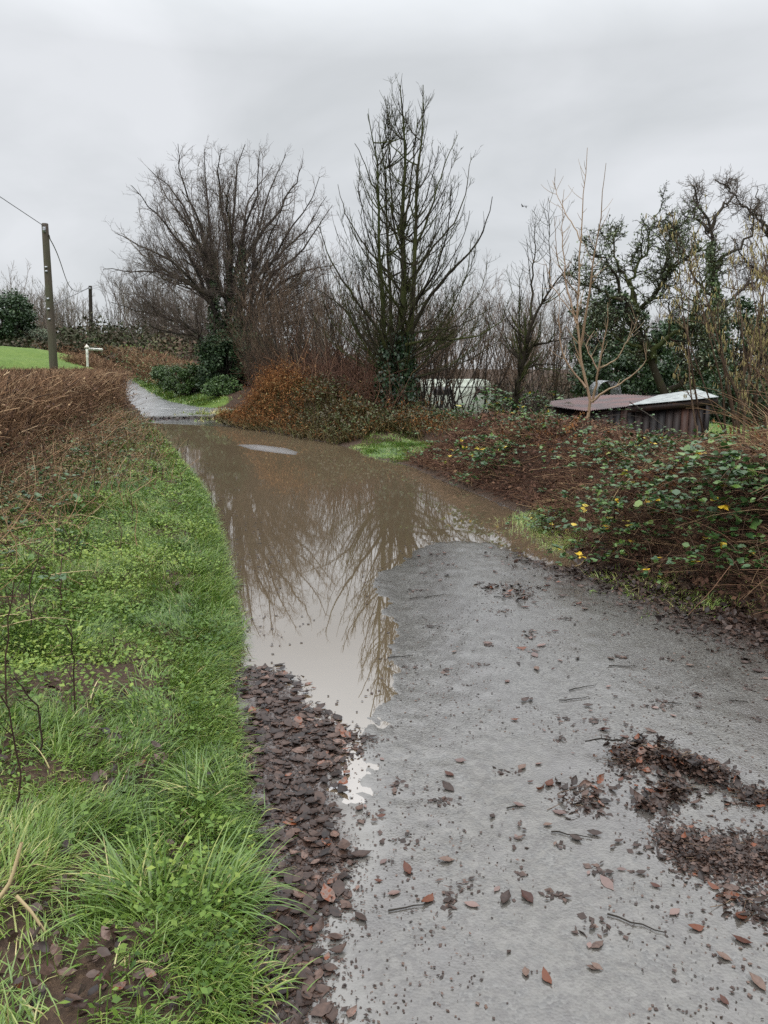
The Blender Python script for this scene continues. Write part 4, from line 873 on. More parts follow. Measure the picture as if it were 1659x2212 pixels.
hedge('hedge', 'dark green-brown overgrown hedge on the far side of the junction', [p[:2] for p in pa], 1.8, [At(205, 748, 57)[2], At(280, 752, 50)[2], At(345, 765, 42)[2], At(408, 785, 36)[2], At(455, 800, 33.5)[2]], 9000, rad=.010, leaves=9000, lmat='bushgreen', size=(.3, .6), ragged=.15)
pa = [At(110, 800, 46), At(165, 803, 45), At(232, 806, 44)]
hedge('hedge', 'low scrubby hedge round the foot of the fingerpost', [p[:2] for p in pa], 1.4, [At(110, 790, 46)[2], At(165, 784, 45)[2], At(232, 797, 44)[2]], 2600, rad=.009, leaves=2500, size=(.3, .7), ragged=.3)

# ------------------------------------------------------------------ poles, cables, fingerpost
def lathe(mb, c, prof, S=16, m=0, r=.5, tilt=None):
    c = np.array(c, float); th = np.arange(S)*2*np.pi/S
    V = np.array([[rr*np.cos(a), rr*np.sin(a), z] for rr, z in prof for a in th])
    if tilt is not None: V = V + np.outer(V[:, 2], np.append(tilt, 0))
    n = len(prof); k = np.arange(n - 1)[:, None]; s = np.arange(S)[None]; s2 = (s + 1) % S
    Q = np.stack([k*S + s, k*S + s2, (k + 1)*S + s2, (k + 1)*S + s], -1).reshape(-1, 4)
    mb.add(V + c, Q=Q, R=np.full(len(V), r), m=m)
def simple(name, col, rough=.5, metal=0.0, spec=.5, nscale=0, col2=None, p=(.4, .6)):
    m, nt, b = new_mat(name)
    if col2: nt.links.new(mixc(nt, mr(nt, noise_node(nt, nscale, 5, .6), *p), col, col2), b.inputs['Base Color'])
    else: b.inputs['Base Color'].default_value = (*col, 1)
    b.inputs['Roughness'].default_value = rough; b.inputs['Metallic'].default_value = metal; b.inputs['Specular IOR Level'].default_value = spec
    return m
def mat_pole():
    m, nt, b = new_mat('weathered_pole_timber')
    tc = nt.nodes.new('ShaderNodeTexCoord').outputs['Object']
    mp = nt.nodes.new('ShaderNodeMapping'); mp.inputs['Scale'].default_value = (9, 9, .5); nt.links.new(tc, mp.inputs[0])
    n1 = noise_node(nt, 2.5, 5, .6, mp.outputs[0]); n2 = noise_node(nt, .8, 3, .5, tc)
    c = ramp_node(nt, n1, [(.3, (.04, .03, .022)), (.55, (.075, .058, .04)), (.75, (.105, .085, .06))])
    nt.links.new(mixc(nt, mr(nt, n2, .4, .65), c, (.06, .058, .032)), b.inputs['Base Color']); b.inputs['Roughness'].default_value = .8
    bump(nt, b, n1, .5, .02); return m
M['pole'] = mat_pole(); M['metal'] = simple('galvanised_fitting', (.33, .34, .35), .45, .6); M['cable'] = simple('cable_sheath', (.035, .035, .037), .5)
def pole(label, xd0, yd0, xd1, yd1, Y, r0, r1, plates=()):
    b = At(xd0, yd0, Y); tp = At(xd1, yd1, Y); zb = hz(b[0], b[1]); b[2] = zb - .2; h = tp[2] - b[2]; tilt = (tp - b)[:2]/h
    t = thing('telegraph_pole', label, 'pole', (b[0], b[1], zb))
    mb = MB(); lathe(mb, b, [(r0 + (r1 - r0)*f, h*f) for f in np.linspace(0, 1, 14)] + [(r1*.9, h + .02), (0.001, h + .03)], 18, tilt=tilt); mb.build('pole', M['pole'] if Y < 50 else M['bark_dark'], t)
    for y in plates:
        c = At(xd0 + (xd1 - xd0)*(yd0 - y)/(yd0 - yd1), y, Y); f = (yd0 - y)/(yd0 - yd1); rr = r0 + (r1 - r0)*f
        k = MB(); k.box(c + [0, -rr - .012, 0], (.10, .03, .07)); k.box(c + [0, -rr - .035, -.01], (.035, .02, .035)); k.build('plate', M['metal'], t)
    c = tp + np.array([0, 0, -.22]); k = MB(); k.box(c + [.02, -r1 - .02, 0], (.09, .05, .2)); lathe(k, c + [.02, -r1 - .07, -.06], [(.02, 0), (.045, .02), (.045, .06), (.025, .08), (.04, .10), (.02, .13)], 10); k.build('insulator_bracket', M['metal'], t)
    return tp
pole('tall weathered telegraph pole standing behind the left verge hedge', 118, 822, 97, 484, 30, .158, .118, (578, 587, 646, 668, 690))
pole('thin dark telegraph pole farther off, behind the fingerpost', 197, 745, 195, 618, 68, .19, .14)
def cable(label, pts, r, K=40):
    P = np.array([At(*p) for p in pts]); seg = np.linalg.norm(np.diff(P, axis=0), axis=1); tt = np.concatenate([[0], np.cumsum(seg)]); tt /= tt[-1]
    u = np.linspace(0, 1, K)
    # parabola/cubic through the surveyed points
    deg = min(3, len(pts) - 1); Q = np.stack([np.polyval(np.polyfit(tt, P[:, i], deg), u) for i in range(3)], 1); Q[0] = P[0]; Q[-1] = P[-1]
    mb = MB(); tubes(mb, Q, np.full((1, K), r), 6); tag(mb.build('overhead_cable', M['cable']), label, 'cable')
cable('black cable dropping from the upper left to the top of the tall telegraph pole', [(-500, 96, 18), (-200, 292, 23), (0, 425, 27.2), (96, 489, 29.85)], .013)
cable('slack cable sagging deeply from the tall pole to the far thin pole', [(106, 508, 29.9), (117, 540, 34), (133, 580, 41), (150, 612, 50), (160, 625, 56), (170, 631, 62), (180, 628, 66), (193, 620, 67.9)], .020)
cable('straight cable slanting up from low on the tall pole to the far thin pole', [(113, 660, 30), (150, 642, 49), (193, 622, 67.9)], .020, 20)
cable('faint thin cable running right from the far thin pole into the trees', [(197, 621, 68), (228, 630, 78), (262, 640, 90)], .010, 20)

M['sign_white'] = simple('old_white_paint', (.66, .66, .60), .45, 0, .4, 14, (.16, .16, .14), (.60, .72)); M['sign_text'] = simple('faded_black_lettering', (.05, .05, .05), .6); M['sign_cap'] = simple('stained_cap_paint', (.6, .56, .48), .5, 0, .4, 25, (.12, .10, .08), (.5, .65))
def fingerpost():
    Y = 42.0; b = At(190, 812, Y); tp = At(187.8, 752, Y); zb = hz(b[0], b[1]); zb = min(zb, b[2]); b[2] = zb - .1; h = tp[2] - b[2]; tilt = (tp - b)[:2]/h
    t = thing('fingerpost', 'old white fingerpost with one arm pointing right, rising above the brown hedge', 'signpost', (b[0], b[1], zb))
    mb = MB(); lathe(mb, b, [(.060, 0), (.060, h*.68), (.066, h*.69), (.066, h*.70), (.062, h*.71), (.062, h - .30), (.066, h - .29), (.066, h), (.02, h + .003)], 16, tilt=tilt); mb.build('post', M['sign_white'], t)
    c = MB(); s = .095
    V = np.array([[-s, -s, 0], [s, -s, 0], [s, s, 0], [-s, s, 0], [-s, -s, .045], [s, -s, .045], [s, s, .045], [-s, s, .045], [0, 0, .22]]) + tp + [0, 0, .005]
    c.add(V, Q=[(0, 3, 2, 1), (0, 1, 5, 4), (1, 2, 6, 5), (2, 3, 7, 6), (3, 0, 4, 7)], T=[(4, 5, 8), (5, 6, 8), (6, 7, 8), (7, 4, 8)]); c.build('cap', M['sign_cap'], t, smooth=False)
    # arm: board with rounded end
    x0 = tp[0] + .055; L = .79; hh = .062; zc = tp[2] + .045 - .09; n = 9
    prof = [(0, -hh), (L - hh, -hh)] + [(L - hh + hh*np.sin(a), -hh*np.cos(a)) for a in np.linspace(0, np.pi, n)[1:-1]] + [(L - hh, hh), (0, hh)]
    drop = -.035; a = MB(); m = len(prof)
    front = [(x0 + x, Y - .02, zc + z + drop*x) for x, z in prof]; back = [(x0 + x, Y + .02, zc + z + drop*x) for x, z in prof]
    a.add(front + back, Q=[(i, (i + 1) % m, m + (i + 1) % m, m + i) for i in range(m)], T=[(0, i + 1, i) for i in range(1, m - 1)] + [(m, m + i, m + i + 1) for i in range(1, m - 1)])
    arm = a.build('arm', M['sign_white'], t, smooth=False)
    x = .07; rng = np.random.default_rng(4)
    for word in (9, 9):       # the lettering is too small and worn to be read in the photograph
        g = MB()
        for i in range(word):
            wv = rng.uniform(.014, .022); g.box((x0 + x + wv/2, Y - .0225, zc + drop*x), (wv, .004, .048)); x += wv + .008
        x += .04; g.build('lettering', M['sign_text'], arm, smooth=False)
    g = MB(); g.box((x0 + L - .085, Y - .0225, zc + drop*L + .010), (.012, .004, .03)); g.box((x0 + L - .065, Y - .0225, zc + drop*L - .010), (.012, .004, .03))
    g.build('lettering', M['sign_text'], arm, smooth=False)
fingerpost()

M['marking'] = simple('worn_white_road_paint', (.5, .5, .48), .5, 0, .3, 9, (.16, .16, .16), (.45, .6))
def markings():
    mb = MB(); a = GH(292, 881.5); b = GH(420, 885.5)
    d = (b - a)[:2]; L = np.linalg.norm(d); d /= L; nn = np.array([-d[1], d[0]])
    for off in (.1,):
        s = 0.0
        while s < L:
            xs = np.linspace(s, min(s + .62, L), 5)
            V = []
            for x in xs:
                for w in (-.06, .06):
                    q = a[:2] + d*x + nn*(w + off); V.append((q[0], q[1], h1(*q) + .006))
            mb.add(V, Q=[(2*i, 2*i + 1, 2*i + 3, 2*i + 2)[::-1] for i in range(4)]); s += .95
    mb.build('road_marking', M['marking'])['kind'] = 'structure'
markings()

# ------------------------------------------------------------------ shed, caravan, netting
def mat_boards():
    m, nt, b = new_mat('tarred_boards'); tc = nt.nodes.new('ShaderNodeTexCoord').outputs['Object']
    mp = nt.nodes.new('ShaderNodeMapping'); mp.inputs['Scale'].default_value = (14, 14, 1.4); nt.links.new(tc, mp.inputs[0])
    n1 = noise_node(nt, 2.0, 5, .65, mp.outputs[0]); n2 = noise_node(nt, 2.6, 4, .6, tc)
    f = mathn(nt, 'ADD', mathn(nt, 'MULTIPLY', attr(nt, 'rnd'), .5), mathn(nt, 'ADD', mathn(nt, 'MULTIPLY', n1, .5), mathn(nt, 'MULTIPLY', n2, .35)))
    nt.links.new(ramp_node(nt, f, [(.45, (.008, .007, .008)), (.72, (.022, .013, .011)), (.92, (.06, .027, .019)), (1.0, (.09, .042, .028))]), b.inputs['Base Color'])
    b.inputs['Roughness'].default_value = .55; b.inputs['Specular IOR Level'].default_value = .3; bump(nt, b, n1, .4, .01); return m
M['boards'] = mat_boards()
M['tin_pink'] = simple('rusty_pink_corrugated_sheet', (.15, .095, .09), .55, 0, .15, 2.2, (.10, .085, .085), (.35, .65))
M['tin_pale'] = simple('pale_corrugated_sheet', (.30, .32, .31), .5, 0, .2, 5, (.17, .18, .18), (.42, .68))
def corrugated(name, mat, front, back, waves, along, parent, amp=.008, N=None):
    """sheet between a front and a back edge; ridges run front to back, or along the edge"""
    nu = waves*5 if not along else 24; nv = 10 if not along else waves*5
    f = smooth_path(front, nu + 1) if len(front) > 2 else np.linspace(front[0], front[1], nu + 1)
    bk = smooth_path(back, nu + 1) if len(back) > 2 else np.linspace(back[0], back[1], nu + 1)
    v = np.linspace(0, 1, nv + 1)[None, :, None]; P = f[:, None]*(1 - v) + bk[:, None]*v
    ph = np.arange(nu + 1)[:, None]*2*np.pi/5 + np.zeros((1, nv + 1)) if not along else np.zeros((nu + 1, 1)) + np.arange(nv + 1)[None]*2*np.pi/5
    P[:, :, 2] += amp*np.sin(ph); W = nv + 1
    i = np.arange(nu)[:, None]; j = np.arange(nv)[None]
    Q = np.stack([i*W + j, (i + 1)*W + j, (i + 1)*W + j + 1, i*W + j + 1], -1).reshape(-1, 4)
    mb = MB(); A = P.reshape(-1, 3); B = A - [0, 0, .006]; n = len(A)
    mb.add(A, Q=Q); mb.add(B, Q=Q[:, ::-1])
    o = mb.build(name, mat, parent); return o
def board_wall(name, a, b, ta, tb, parent, bw=.115, seed=1, out=(0, -1)):
    a = np.array(a); b = np.array(b); L = np.linalg.norm((b - a)[:2]); d = (b - a)[:2]/L; n = max(2, int(L/bw)); rng = np.random.default_rng(seed); mb = MB()
    o = np.array([d[1], -d[0]]); 
    for i in range(n):
        s0 = (i + .03)/n; s1 = (i + .97)/n; off = rng.uniform(0, .012); r = rng.random()
        V = []
        for s in (s0, s1):
            q = a[:2] + (b - a)[:2]*s; top = ta + (tb - ta)*s; bot = hz(*q) - .1
            for e in (off, off - .022): V += [(q[0] + o[0]*e, q[1] + o[1]*e, bot), (q[0] + o[0]*e, q[1] + o[1]*e, top)]
        mb.add(V, Q=[(0, 4, 5, 1), (2, 3, 7, 6), (0, 1, 3, 2), (4, 6, 7, 5), (1, 5, 7, 3)], R=np.full(8, r))
    return mb.build(name, M['boards'], parent, smooth=False)
def shed():
    FL, FR, BR, BL = At(1356, 877, 13.3), At(1541, 859, 13.0), At(1502, 841, 14.9), At(1427, 854, 15.2)
    EL, EM = At(1186, 877, 14.2), At(1266, 887.5, 13.65)
    c = (FL + FR)/2; zb = hz(c[0], c[1])
    t = thing('shed', 'low tarred board shed with pink and pale corrugated roof sheets behind the bramble bank', 'shed', (c[0], c[1], zb))
    corrugated('roof_sheet', M['tin_pink'], [EL, EM, FL + [-.02, .02, -.01]], [At(1191, 866, 15.0), At(1291, 854, 16), At(1345, 851.5, 16), BL + [-.03, 0, -.02]], 40, False, t)['label'] = 'faded pink corrugated roof sheet'
    corrugated('roof_sheet', M['tin_pale'], [FL + [0, -.06, .015], FR + [.06, -.06, .015]], [BL + [0, .1, .0], BR + [.06, .1, 0]], 15, True, t, amp=.010)['label'] = 'pale whitish corrugated roof sheet'
    w0 = FL + [.02, .06, 0]; w1 = FR + [-.10, .06, 0]
    board_wall('front_wall', w0, w1, w0[2] - .03, w1[2] - .03, t, seed=3)
    e0 = EL + [.12, .12, 0]; e1 = EM + [.05, .12, 0]
    board_wall('side_wall', e0, e1, e0[2] - .03, e1[2] - .03, t, seed=5); board_wall('side_wall', e1, w0, e1[2] - .03, w0[2] - .03, t, seed=6)
    board_wall('end_wall', w1, BR + [-.1, 0, 0], w1[2] - .03, BR[2] - .04, t, seed=8)
    board_wall('back_wall', BR + [-.1, 0, 0], At(1300, 856, 15.9), BR[2] - .05, At(1300, 856, 15.9)[2] - .05, t, seed=9)
    board_wall('end_wall', At(1300, 856, 15.9), e0, At(1300, 856, 15.9)[2] - .05, e0[2] - .05, t, seed=12)
    f = MB(); a = FL + [0, -.03, -.01]; b = FR + [.07, -.03, -.01]
    V = []
    for p in (a, b):
        for dy in (0, .035): V += [(p[0], p[1] + dy, p[2] - .105), (p[0], p[1] + dy, p[2])]
    f.add(V, Q=[(0, 4, 5, 1), (2, 3, 7, 6), (0, 1, 3, 2), (4, 6, 7, 5), (1, 5, 7, 3), (0, 2, 6, 4)], R=np.full(8, .62)); f.build('fascia', M['boards'], t, smooth=False)
    p = MB(); q = w1 + [.03, -.03, 0]; zb = hz(q[0], q[1]) - .1; p.box((q[0], q[1], (zb + q[2] - .12)/2), (.07, .05, q[2] - .12 - zb), r=.25); p.build('corner_post', M['boards'], t, smooth=False)
shed()
M['caravan'] = simple('caravan_shell', (.46, .50, .42), .4, 0, .4, 1.2, (.34, .38, .31), (.4, .7)); M['glass_dark'] = simple('dark_window', (.035, .032, .036), .08, 0, .6); M['rubber'] = simple('rubber', (.03, .03, .03), .8); M['trim'] = simple('grey_trim', (.18, .18, .17), .5)
def rounded_box(c, size, r, seg=5):
    """box with rounded vertical profile in x-z, extruded along y"""
    sx, sy, sz = size; prof = []
    for cx, cz, a0 in ((sx/2 - r, sz/2 - r, 0), (-sx/2 + r, sz/2 - r, 90), (-sx/2 + r, -sz/2 + r, 180), (sx/2 - r, -sz/2 + r, 270)):
        for k in range(seg + 1):
            a = math.radians(a0 + 90*k/seg); prof.append((cx + r*math.cos(a), cz + r*math.sin(a)))
    m = len(prof); V = [(c[0] + x, c[1] - sy/2, c[2] + z) for x, z in prof] + [(c[0] + x, c[1] + sy/2, c[2] + z) for x, z in prof]
    V += [(c[0], c[1] - sy/2, c[2]), (c[0], c[1] + sy/2, c[2])]
    mb = MB(); mb.add(V, Q=[(i, m + i, m + (i + 1) % m, (i + 1) % m) for i in range(m)], T=[(i, (i + 1) % m, 2*m) for i in range(m)] + [(m + (i + 1) % m, m + i, 2*m + 1) for i in range(m)]); return mb
def caravan():
    Y = 40.0; tl = At(893, 823, Y); tr = At(1061, 822, Y); top = tr[2] + .05; zb = hz((tl[0] + tr[0])/2, Y + 1); H_ = max(1.9, min(2.4, top - zb - .35))
    c = ((tl[0] + tr[0])/2, Y + 1.05, top - H_/2); L = tr[0] - tl[0]
    t = thing('caravan', 'pale cream touring caravan half hidden behind bare trees and the bank', 'caravan', (c[0], c[1], zb))
    b = rounded_box(c, (L, 2.1, H_), .35).build('body', M['caravan'], t, smooth=False)
    for x0, x1, y0, y1 in ((1031, 1057, 837.5, 850), (936, 972, 838, 851)):
        p = At(x0, y1, Y); q = At(x1, y0, Y); w = q[0] - p[0]; h = q[2] - p[2]
        f = rounded_box(((p[0] + q[0])/2, Y - .012, (p[2] + q[2])/2), (w + .08, .03, h + .08), .06).build('window', M['trim'], t, smooth=False)
        rounded_box(((p[0] + q[0])/2, Y - .03, (p[2] + q[2])/2), (w, .02, h), .05).build('pane', M['glass_dark'], f, smooth=False)
    s = MB(); s.box((c[0], Y - .01, At(950, 835.5, Y)[2]), (L*.96, .02, .025)); s.build('trim_strip', M['trim'], t, smooth=False)
    for dx in (-.5, .5):
        w = MB(); th = np.arange(20)*2*np.pi/20; r = .32; V = [(c[0] + dx + r*np.cos(a), Y + .1 + e, c[2] - H_/2 - .02 + r*np.sin(a)) for e in (0, .18) for a in th] + [(c[0] + dx, Y + .1, c[2] - H_/2 - .02)]
        w.add(V, Q=[(i, 20 + i, 20 + (i + 1) % 20, (i + 1) % 20) for i in range(20)], T=[(i, (i + 1) % 20, 40) for i in range(20)]); w.build('wheel', M['rubber'], t)
caravan()
def netting():
    Y = 16.6; a = At(1291, 846, Y); b = At(1341, 846, Y); tp = At(1316, 823, Y)[2]; cx = (a[0] + b[0])/2; zb = hz(cx, Y); w = (b[0] - a[0])/2; D = .7
    t = thing('wire_netting', 'grey wire netting bent into an arch behind the pink roof sheets', 'netting', (cx, Y, zb))
    th = np.linspace(-.15, np.pi + .15, 26)
    def pt(s, y): # arch with straight legs
        x = np.cos(s)*w; z = np.where(np.sin(s) > 0, tp - w*.8 + np.sin(s)*w*.8, tp - w*.8); return np.stack([cx + x, Y + y, z], -1)
    P = []
    for y in np.linspace(0, D, 16): P.append(pt(np.linspace(0, np.pi, 20), np.full(20, y)))
    for k in range(26):
        for sg in (1, -1):
            y = np.clip(np.linspace(k/25*D*2 - D*.5, k/25*D*2 - D*.5 + sg*D*.9, 20), 0, D); P.append(pt(np.linspace(0, np.pi, 20), y))
    mb = MB(); tubes(mb, np.array(P), np.full((len(P), 20), .0042), 3)
    L = []
    for y in np.linspace(0, D, 8):
        for sx in (-1, 1): L.append([(cx + sx*w, Y + y, tp - w*.8), (cx + sx*w, Y + y, zb - .05)])
    tubes(mb, np.array(L), np.full((len(L), 2), .006), 4); mb.build('mesh', M['metal'], t)
netting()

# two birds far up
M['bird'] = simple('dark_plumage', (.12, .12, .13), .8)
def bird(xd, yd, Y, s, label, head, flap):
    c = At(xd, yd, Y); mb = MB()
    ch, sh = math.cos(head), math.sin(head)
    def w(x, y, z): return (c[0] + s*(x*ch - y*sh), c[1] + s*(x*sh + y*ch), c[2] + s*z)
    body = np.array([w(*p) for p in [(-.5, 0, 0), (-.3, 0, .02), (0, 0, .04), (.25, 0, .05), (.42, 0, .05)]]); tubes(mb, body, np.array([[.02, .07, .12, .08, .015]])*s, 8)
    for sg in (1, -1):
        V = [w(.18, 0, .06), w(-.15, 0, .06), w(.22, sg*.45, .06 + flap*.3), w(-.12, sg*.45, .05 + flap*.3), w(-.02, sg*1.0, .06 + flap*.75)]
        V2 = [(x, y, z - .025*s) for x, y, z in V]
        mb.add(V + V2, Q=[(0, 1, 3, 2), (5, 7, 8, 6)], T=[(2, 3, 4), (7, 9, 8)])
    mb.add([w(-.45, -.05, 0), w(-.45, .05, 0), w(-.75, .12, 0), w(-.75, -.12, 0), w(-.6, 0, .03)], T=[(0, 1, 4), (1, 2, 4), (2, 3, 4), (3, 0, 4)])
    tag(mb.build('bird', M['bird']), label, 'bird')
bird(1129.5, 446.5, 90, .42, 'darker leading bird of the pair flying in the grey sky', 2.5, .8)
bird(1136, 445.5, 97, .42, 'fainter trailing bird of the pair flying in the grey sky', 2.8, -.6)

# ------------------------------------------------------------------ grass verge
def left_x(Y): return np.interp(Y, EDGE_L[:, 1][np.argsort(EDGE_L[:, 1])], EDGE_L[:, 0][np.argsort(EDGE_L[:, 1])])
def hedge_x(Y): return np.interp(Y, [0, 4, 8, 16, 23.5], [-3.0, -3.15, -4.25, -6.1, -7.75])
def flow(x, y):
    return 2*np.pi*2.2*(fbm(x, y, 1.6, 41, 3) - .5) + 2*np.pi*.7*(noise(x, y, 4.5, 47) - .5) - .4
def tuft_field(mb, x, y, nb, length, width, spread=.03, flat=1.0, jitter=.6, rb=.0, bias=0.0):
    n = len(x); X = np.repeat(x, nb) + RNG.normal(0, spread, n*nb); Yv = np.repeat(y, nb) + RNG.normal(0, spread, n*nb)
    a = np.repeat(flow(x, y), nb) + RNG.normal(0, jitter, n*nb)
    mag = flat*np.abs(RNG.normal(1.35, .6, n*nb))
    lean = np.stack([np.cos(a)*mag, np.sin(a)*mag], 1)
    L = np.repeat(length*(.4 + 1.1*noise(x, y, 2.4, 51)), nb)*RNG.uniform(.55, 1.15, n*nb)
    r = np.clip(np.repeat(-.05 + .95*fbm(x, y, 1.6, 61) + RNG.normal(0, .08, n), nb) + RNG.normal(0, .14, n*nb) + bias, 0, 1)
    r = np.where(RNG.random(n*nb) < .035 + rb, RNG.uniform(.9, 1, n*nb), r)
    z = hq(X, Yv) - .012
    blades(mb, np.column_stack([X, Yv, z]), lean, L, np.full(n*nb, width)*RNG.uniform(.7, 1.3, n*nb), rnd=r)
BARE = [(*GH(x, y, 12)[:2], r) for x, y, r in ((220, 1590, .09), (260, 1690, .10), (60, 2080, .12), (150, 2170, .09), (100, 1960, .08), (330, 2150, .08), (110, 1500, .08), (400, 1850, .07), (200, 1870, .08), (340, 1665, .07), (240, 2060, .06))]
def bare(x, y):
    m = np.zeros(len(x), bool)
    for cx, cy, r in BARE: m |= np.hypot(x - cx, (y - cy)*.8) < r*(.6 + .8*noise(x, y, 7, 311))
    return m & (RNG.random(len(x)) > .14)
def verge_pts(n, y0, y1, d0=-.02, d1=3.0, power=1.0):
    y = RNG.uniform(y0, y1, n*3); d = d0 + (d1 - d0)*RNG.random(n*3)**power; x = left_x(y) - d
    k = (x > hedge_x(y) - .1) & (srq(x, y) > -.05) & ~bare(x, y); return x[k][:n], y[k][:n]
def grass():
    mb = MB()
    for n, y0, y1, L, w, nb in ((3000, .9, 2.6, .105, .0046, 18), (4200, 2.6, 5, .11, .005, 18), (4600, 5, 9, .115, .0065, 15), (3800, 9, 15, .12, .010, 13), (2000, 15, 22, .15, .016, 12)):
        x, y = verge_pts(n, y0, y1, .05, 3.0); k = noise(x, y, 2.3, 71) + .25*RNG.random(len(x)) > .37
        tuft_field(mb, x[k], y[k], nb, L, w, .03 + .0015*y0)
    # long fringe hanging over the edge of the road
    for n, y0, y1, L, w in ((500, .9, 3, .10, .0045), (700, 3, 7, .12, .006), (600, 7, 13, .13, .010), (350, 13, 21, .14, .016)):
        x, y = verge_pts(n, y0, y1, .03, .28); nb = 12
        X = np.repeat(x, nb) + RNG.normal(0, .03, len(x)*nb); Yv = np.repeat(y, nb) + RNG.normal(0, .03, len(x)*nb); m = np.abs(RNG.normal(1.1, .4, len(X))); a = RNG.normal(-.35, .7, len(X))
        blades(mb, np.column_stack([X, Yv, hq(X, Yv) - .01]), np.stack([np.cos(a)*m, np.sin(a)*m], 1), L*RNG.uniform(.5, 1.2, len(X)), np.full(len(X), w), rnd=np.clip(RNG.normal(.5, .2, len(X)), 0, 1))
    # the green spit by the slender tree
    a = RNG.uniform(0, 2*np.pi, 2600); r = np.sqrt(RNG.random(2600)); x = .25 + r*np.cos(a)*1.0; y = 14.4 + r*np.sin(a)*1.7; k = (srq(x, y) > .02)
    tuft_field(mb, x[k], y[k], 9, .07, .010, .05, .8)
    # far verge beyond the junction
    q = np.array([[-6.4, 28.0], [-8.4, 31.2], [-11.4, 38.4], [-14.4, 45.6]]); u = RNG.random(1200); yy = 28 + 17*u; xx = np.interp(yy, q[:, 1], q[:, 0]) + RNG.normal(0, .45, 1200); k = srq(xx, yy) > .05
    tuft_field(mb, xx[k], yy[k], 8, .16, .03, .12, .8)
    # field strip right of the shed and the bank foot
    x = RNG.uniform(5, 12, 2600); y = RNG.uniform(9, 20, 2600); tuft_field(mb, x, y, 7, .09, .014, .09, .7)
    o = mb.build('grass', M['grass']); tag(o, 'wet bright green grass lying in swirls on the verge', 'grass', kind='stuff')
    # olive bleached grass at the foot of the right bank
    mb = MB()
    for (xd, yd, s, n, bias, L) in ((1480, 1285, .30, 60, .3, .11), (1400, 1258, .2, 40, .3, .10), (1180, 1150, .22, 120, .15, .10), (1150, 1125, .16, 70, .1, .12), (1230, 1180, .15, 60, .3, .12), (1590, 1318, .25, 40, .3, .11), (480, 893, .5, 90, .4, .2), (500, 905, .5, 70, .4, .2)):
        c = G(xd, yd) if yd > 1000 else GH(xd, yd); x = c[0] + RNG.normal(0, s, n); y = c[1] + RNG.normal(0, s*.7, n); tuft_field(mb, x, y, 14, L, .006 if yd > 1000 else .02, .04, 1.5, .9, .1, bias)
    o = mb.build('pale_grass', M['grass']); tag(o, 'bleached yellow-green grass sprawling at the foot of the right bank', 'grass', kind='stuff')
    # low leafy herbs among the grass
    mb = MB(); n = 150000; y = .9 + 13*RNG.random(n)**1.5; d = RNG.uniform(.02, 3.0, n); x = left_x(y) - d
    k = (x > hedge_x(y) - .1) & ~bare(x, y) & (fbm(x, y, 1.0, 81, 3) + .08*RNG.normal(size=n) > .50); x, y = x[k], y[k]; n = len(x)
    hgt = RNG.random(n)*.14*(.2 + 1.2*fbm(x, y, 2.6, 91))
    inst(mb, DIA_V, DIA_T, np.column_stack([x, y, hq(x, y) + hgt]), nrm(np.column_stack([RNG.normal(0, 1, (n, 2)), RNG.normal(.1, .4, n)])), updir(n, .4), RNG.uniform(.009, .026, n)*(1 + .06*y), rnd=np.clip(.05 + .8*noise(x, y, 2.5, 95) + RNG.normal(0, .2, n), 0, 1), width=RNG.uniform(.5, 1.2, n))
    o = mb.build('herbs', M['herb']); tag(o, 'low bright leafy herbs growing through the verge grass', 'ground cover', kind='stuff')
grass()
def tussocks():
    labs = {0: 'coarse wet grass tussock at the bottom of the verge, arching left over dead leaves', 1: 'coarse dark green tussock at the verge edge beside the muddy leaf strip', 2: 'dew-pale tussock lying over, halfway up the near verge'}
    S = [(300, 1960, .34, 130, 2.6), (470, 1960, .30, 120, .6), (440, 1735, .27, 120, 2.9)] + [(185, 1385, .34, 60, 1.2), (210, 1520, .25, 50, .4), (60, 1220, .45, 90, 1.6), (560, 2130, .18, 50, .2), (415, 1120, .30, 90, .2), (330, 1020, .38, 90, .3), (450, 1440, .22, 70, .1), (470, 1560, .2, 60, -.3), (250, 1080, .35, 70, 1.5), (120, 1640, .25, 50, 2.0), (330, 1230, .26, 70, .6), (430, 1290, .24, 70, .1), (380, 1590, .22, 60, .4)]
    for i, (xd, yd, L, n, az) in enumerate(S):
        c = GH(xd, yd, 30); t = thing('grass_tussock', labs.get(i, 'long-bladed grass tussock standing above the shorter verge grass'), 'grass tussock', c, None if i < 3 else 'grass tussocks on the verge')
        mb = MB(); sc = max(1, c[1]/3.5); p = np.column_stack([c[0] + RNG.normal(0, .035, n), c[1] + RNG.normal(0, .035, n)]); a = az + RNG.normal(0, .75, n); m = np.abs(RNG.normal(1.5, .6, n))
        blades(mb, np.column_stack([p, hq(p[:, 0], p[:, 1]) - .01]), np.stack([np.cos(a)*m, np.sin(a)*m], 1), L*(.95 if i < 3 else .7)*RNG.uniform(.5, 1.1, n), .0065*sc**.6*RNG.uniform(.7, 1.2, n), K=6, rnd=np.clip(RNG.normal(.45, .18, n) + (RNG.random(n) < .08)*.5, 0, 1))
        o = mb.build('blades', M['grass'], t)
tussocks()

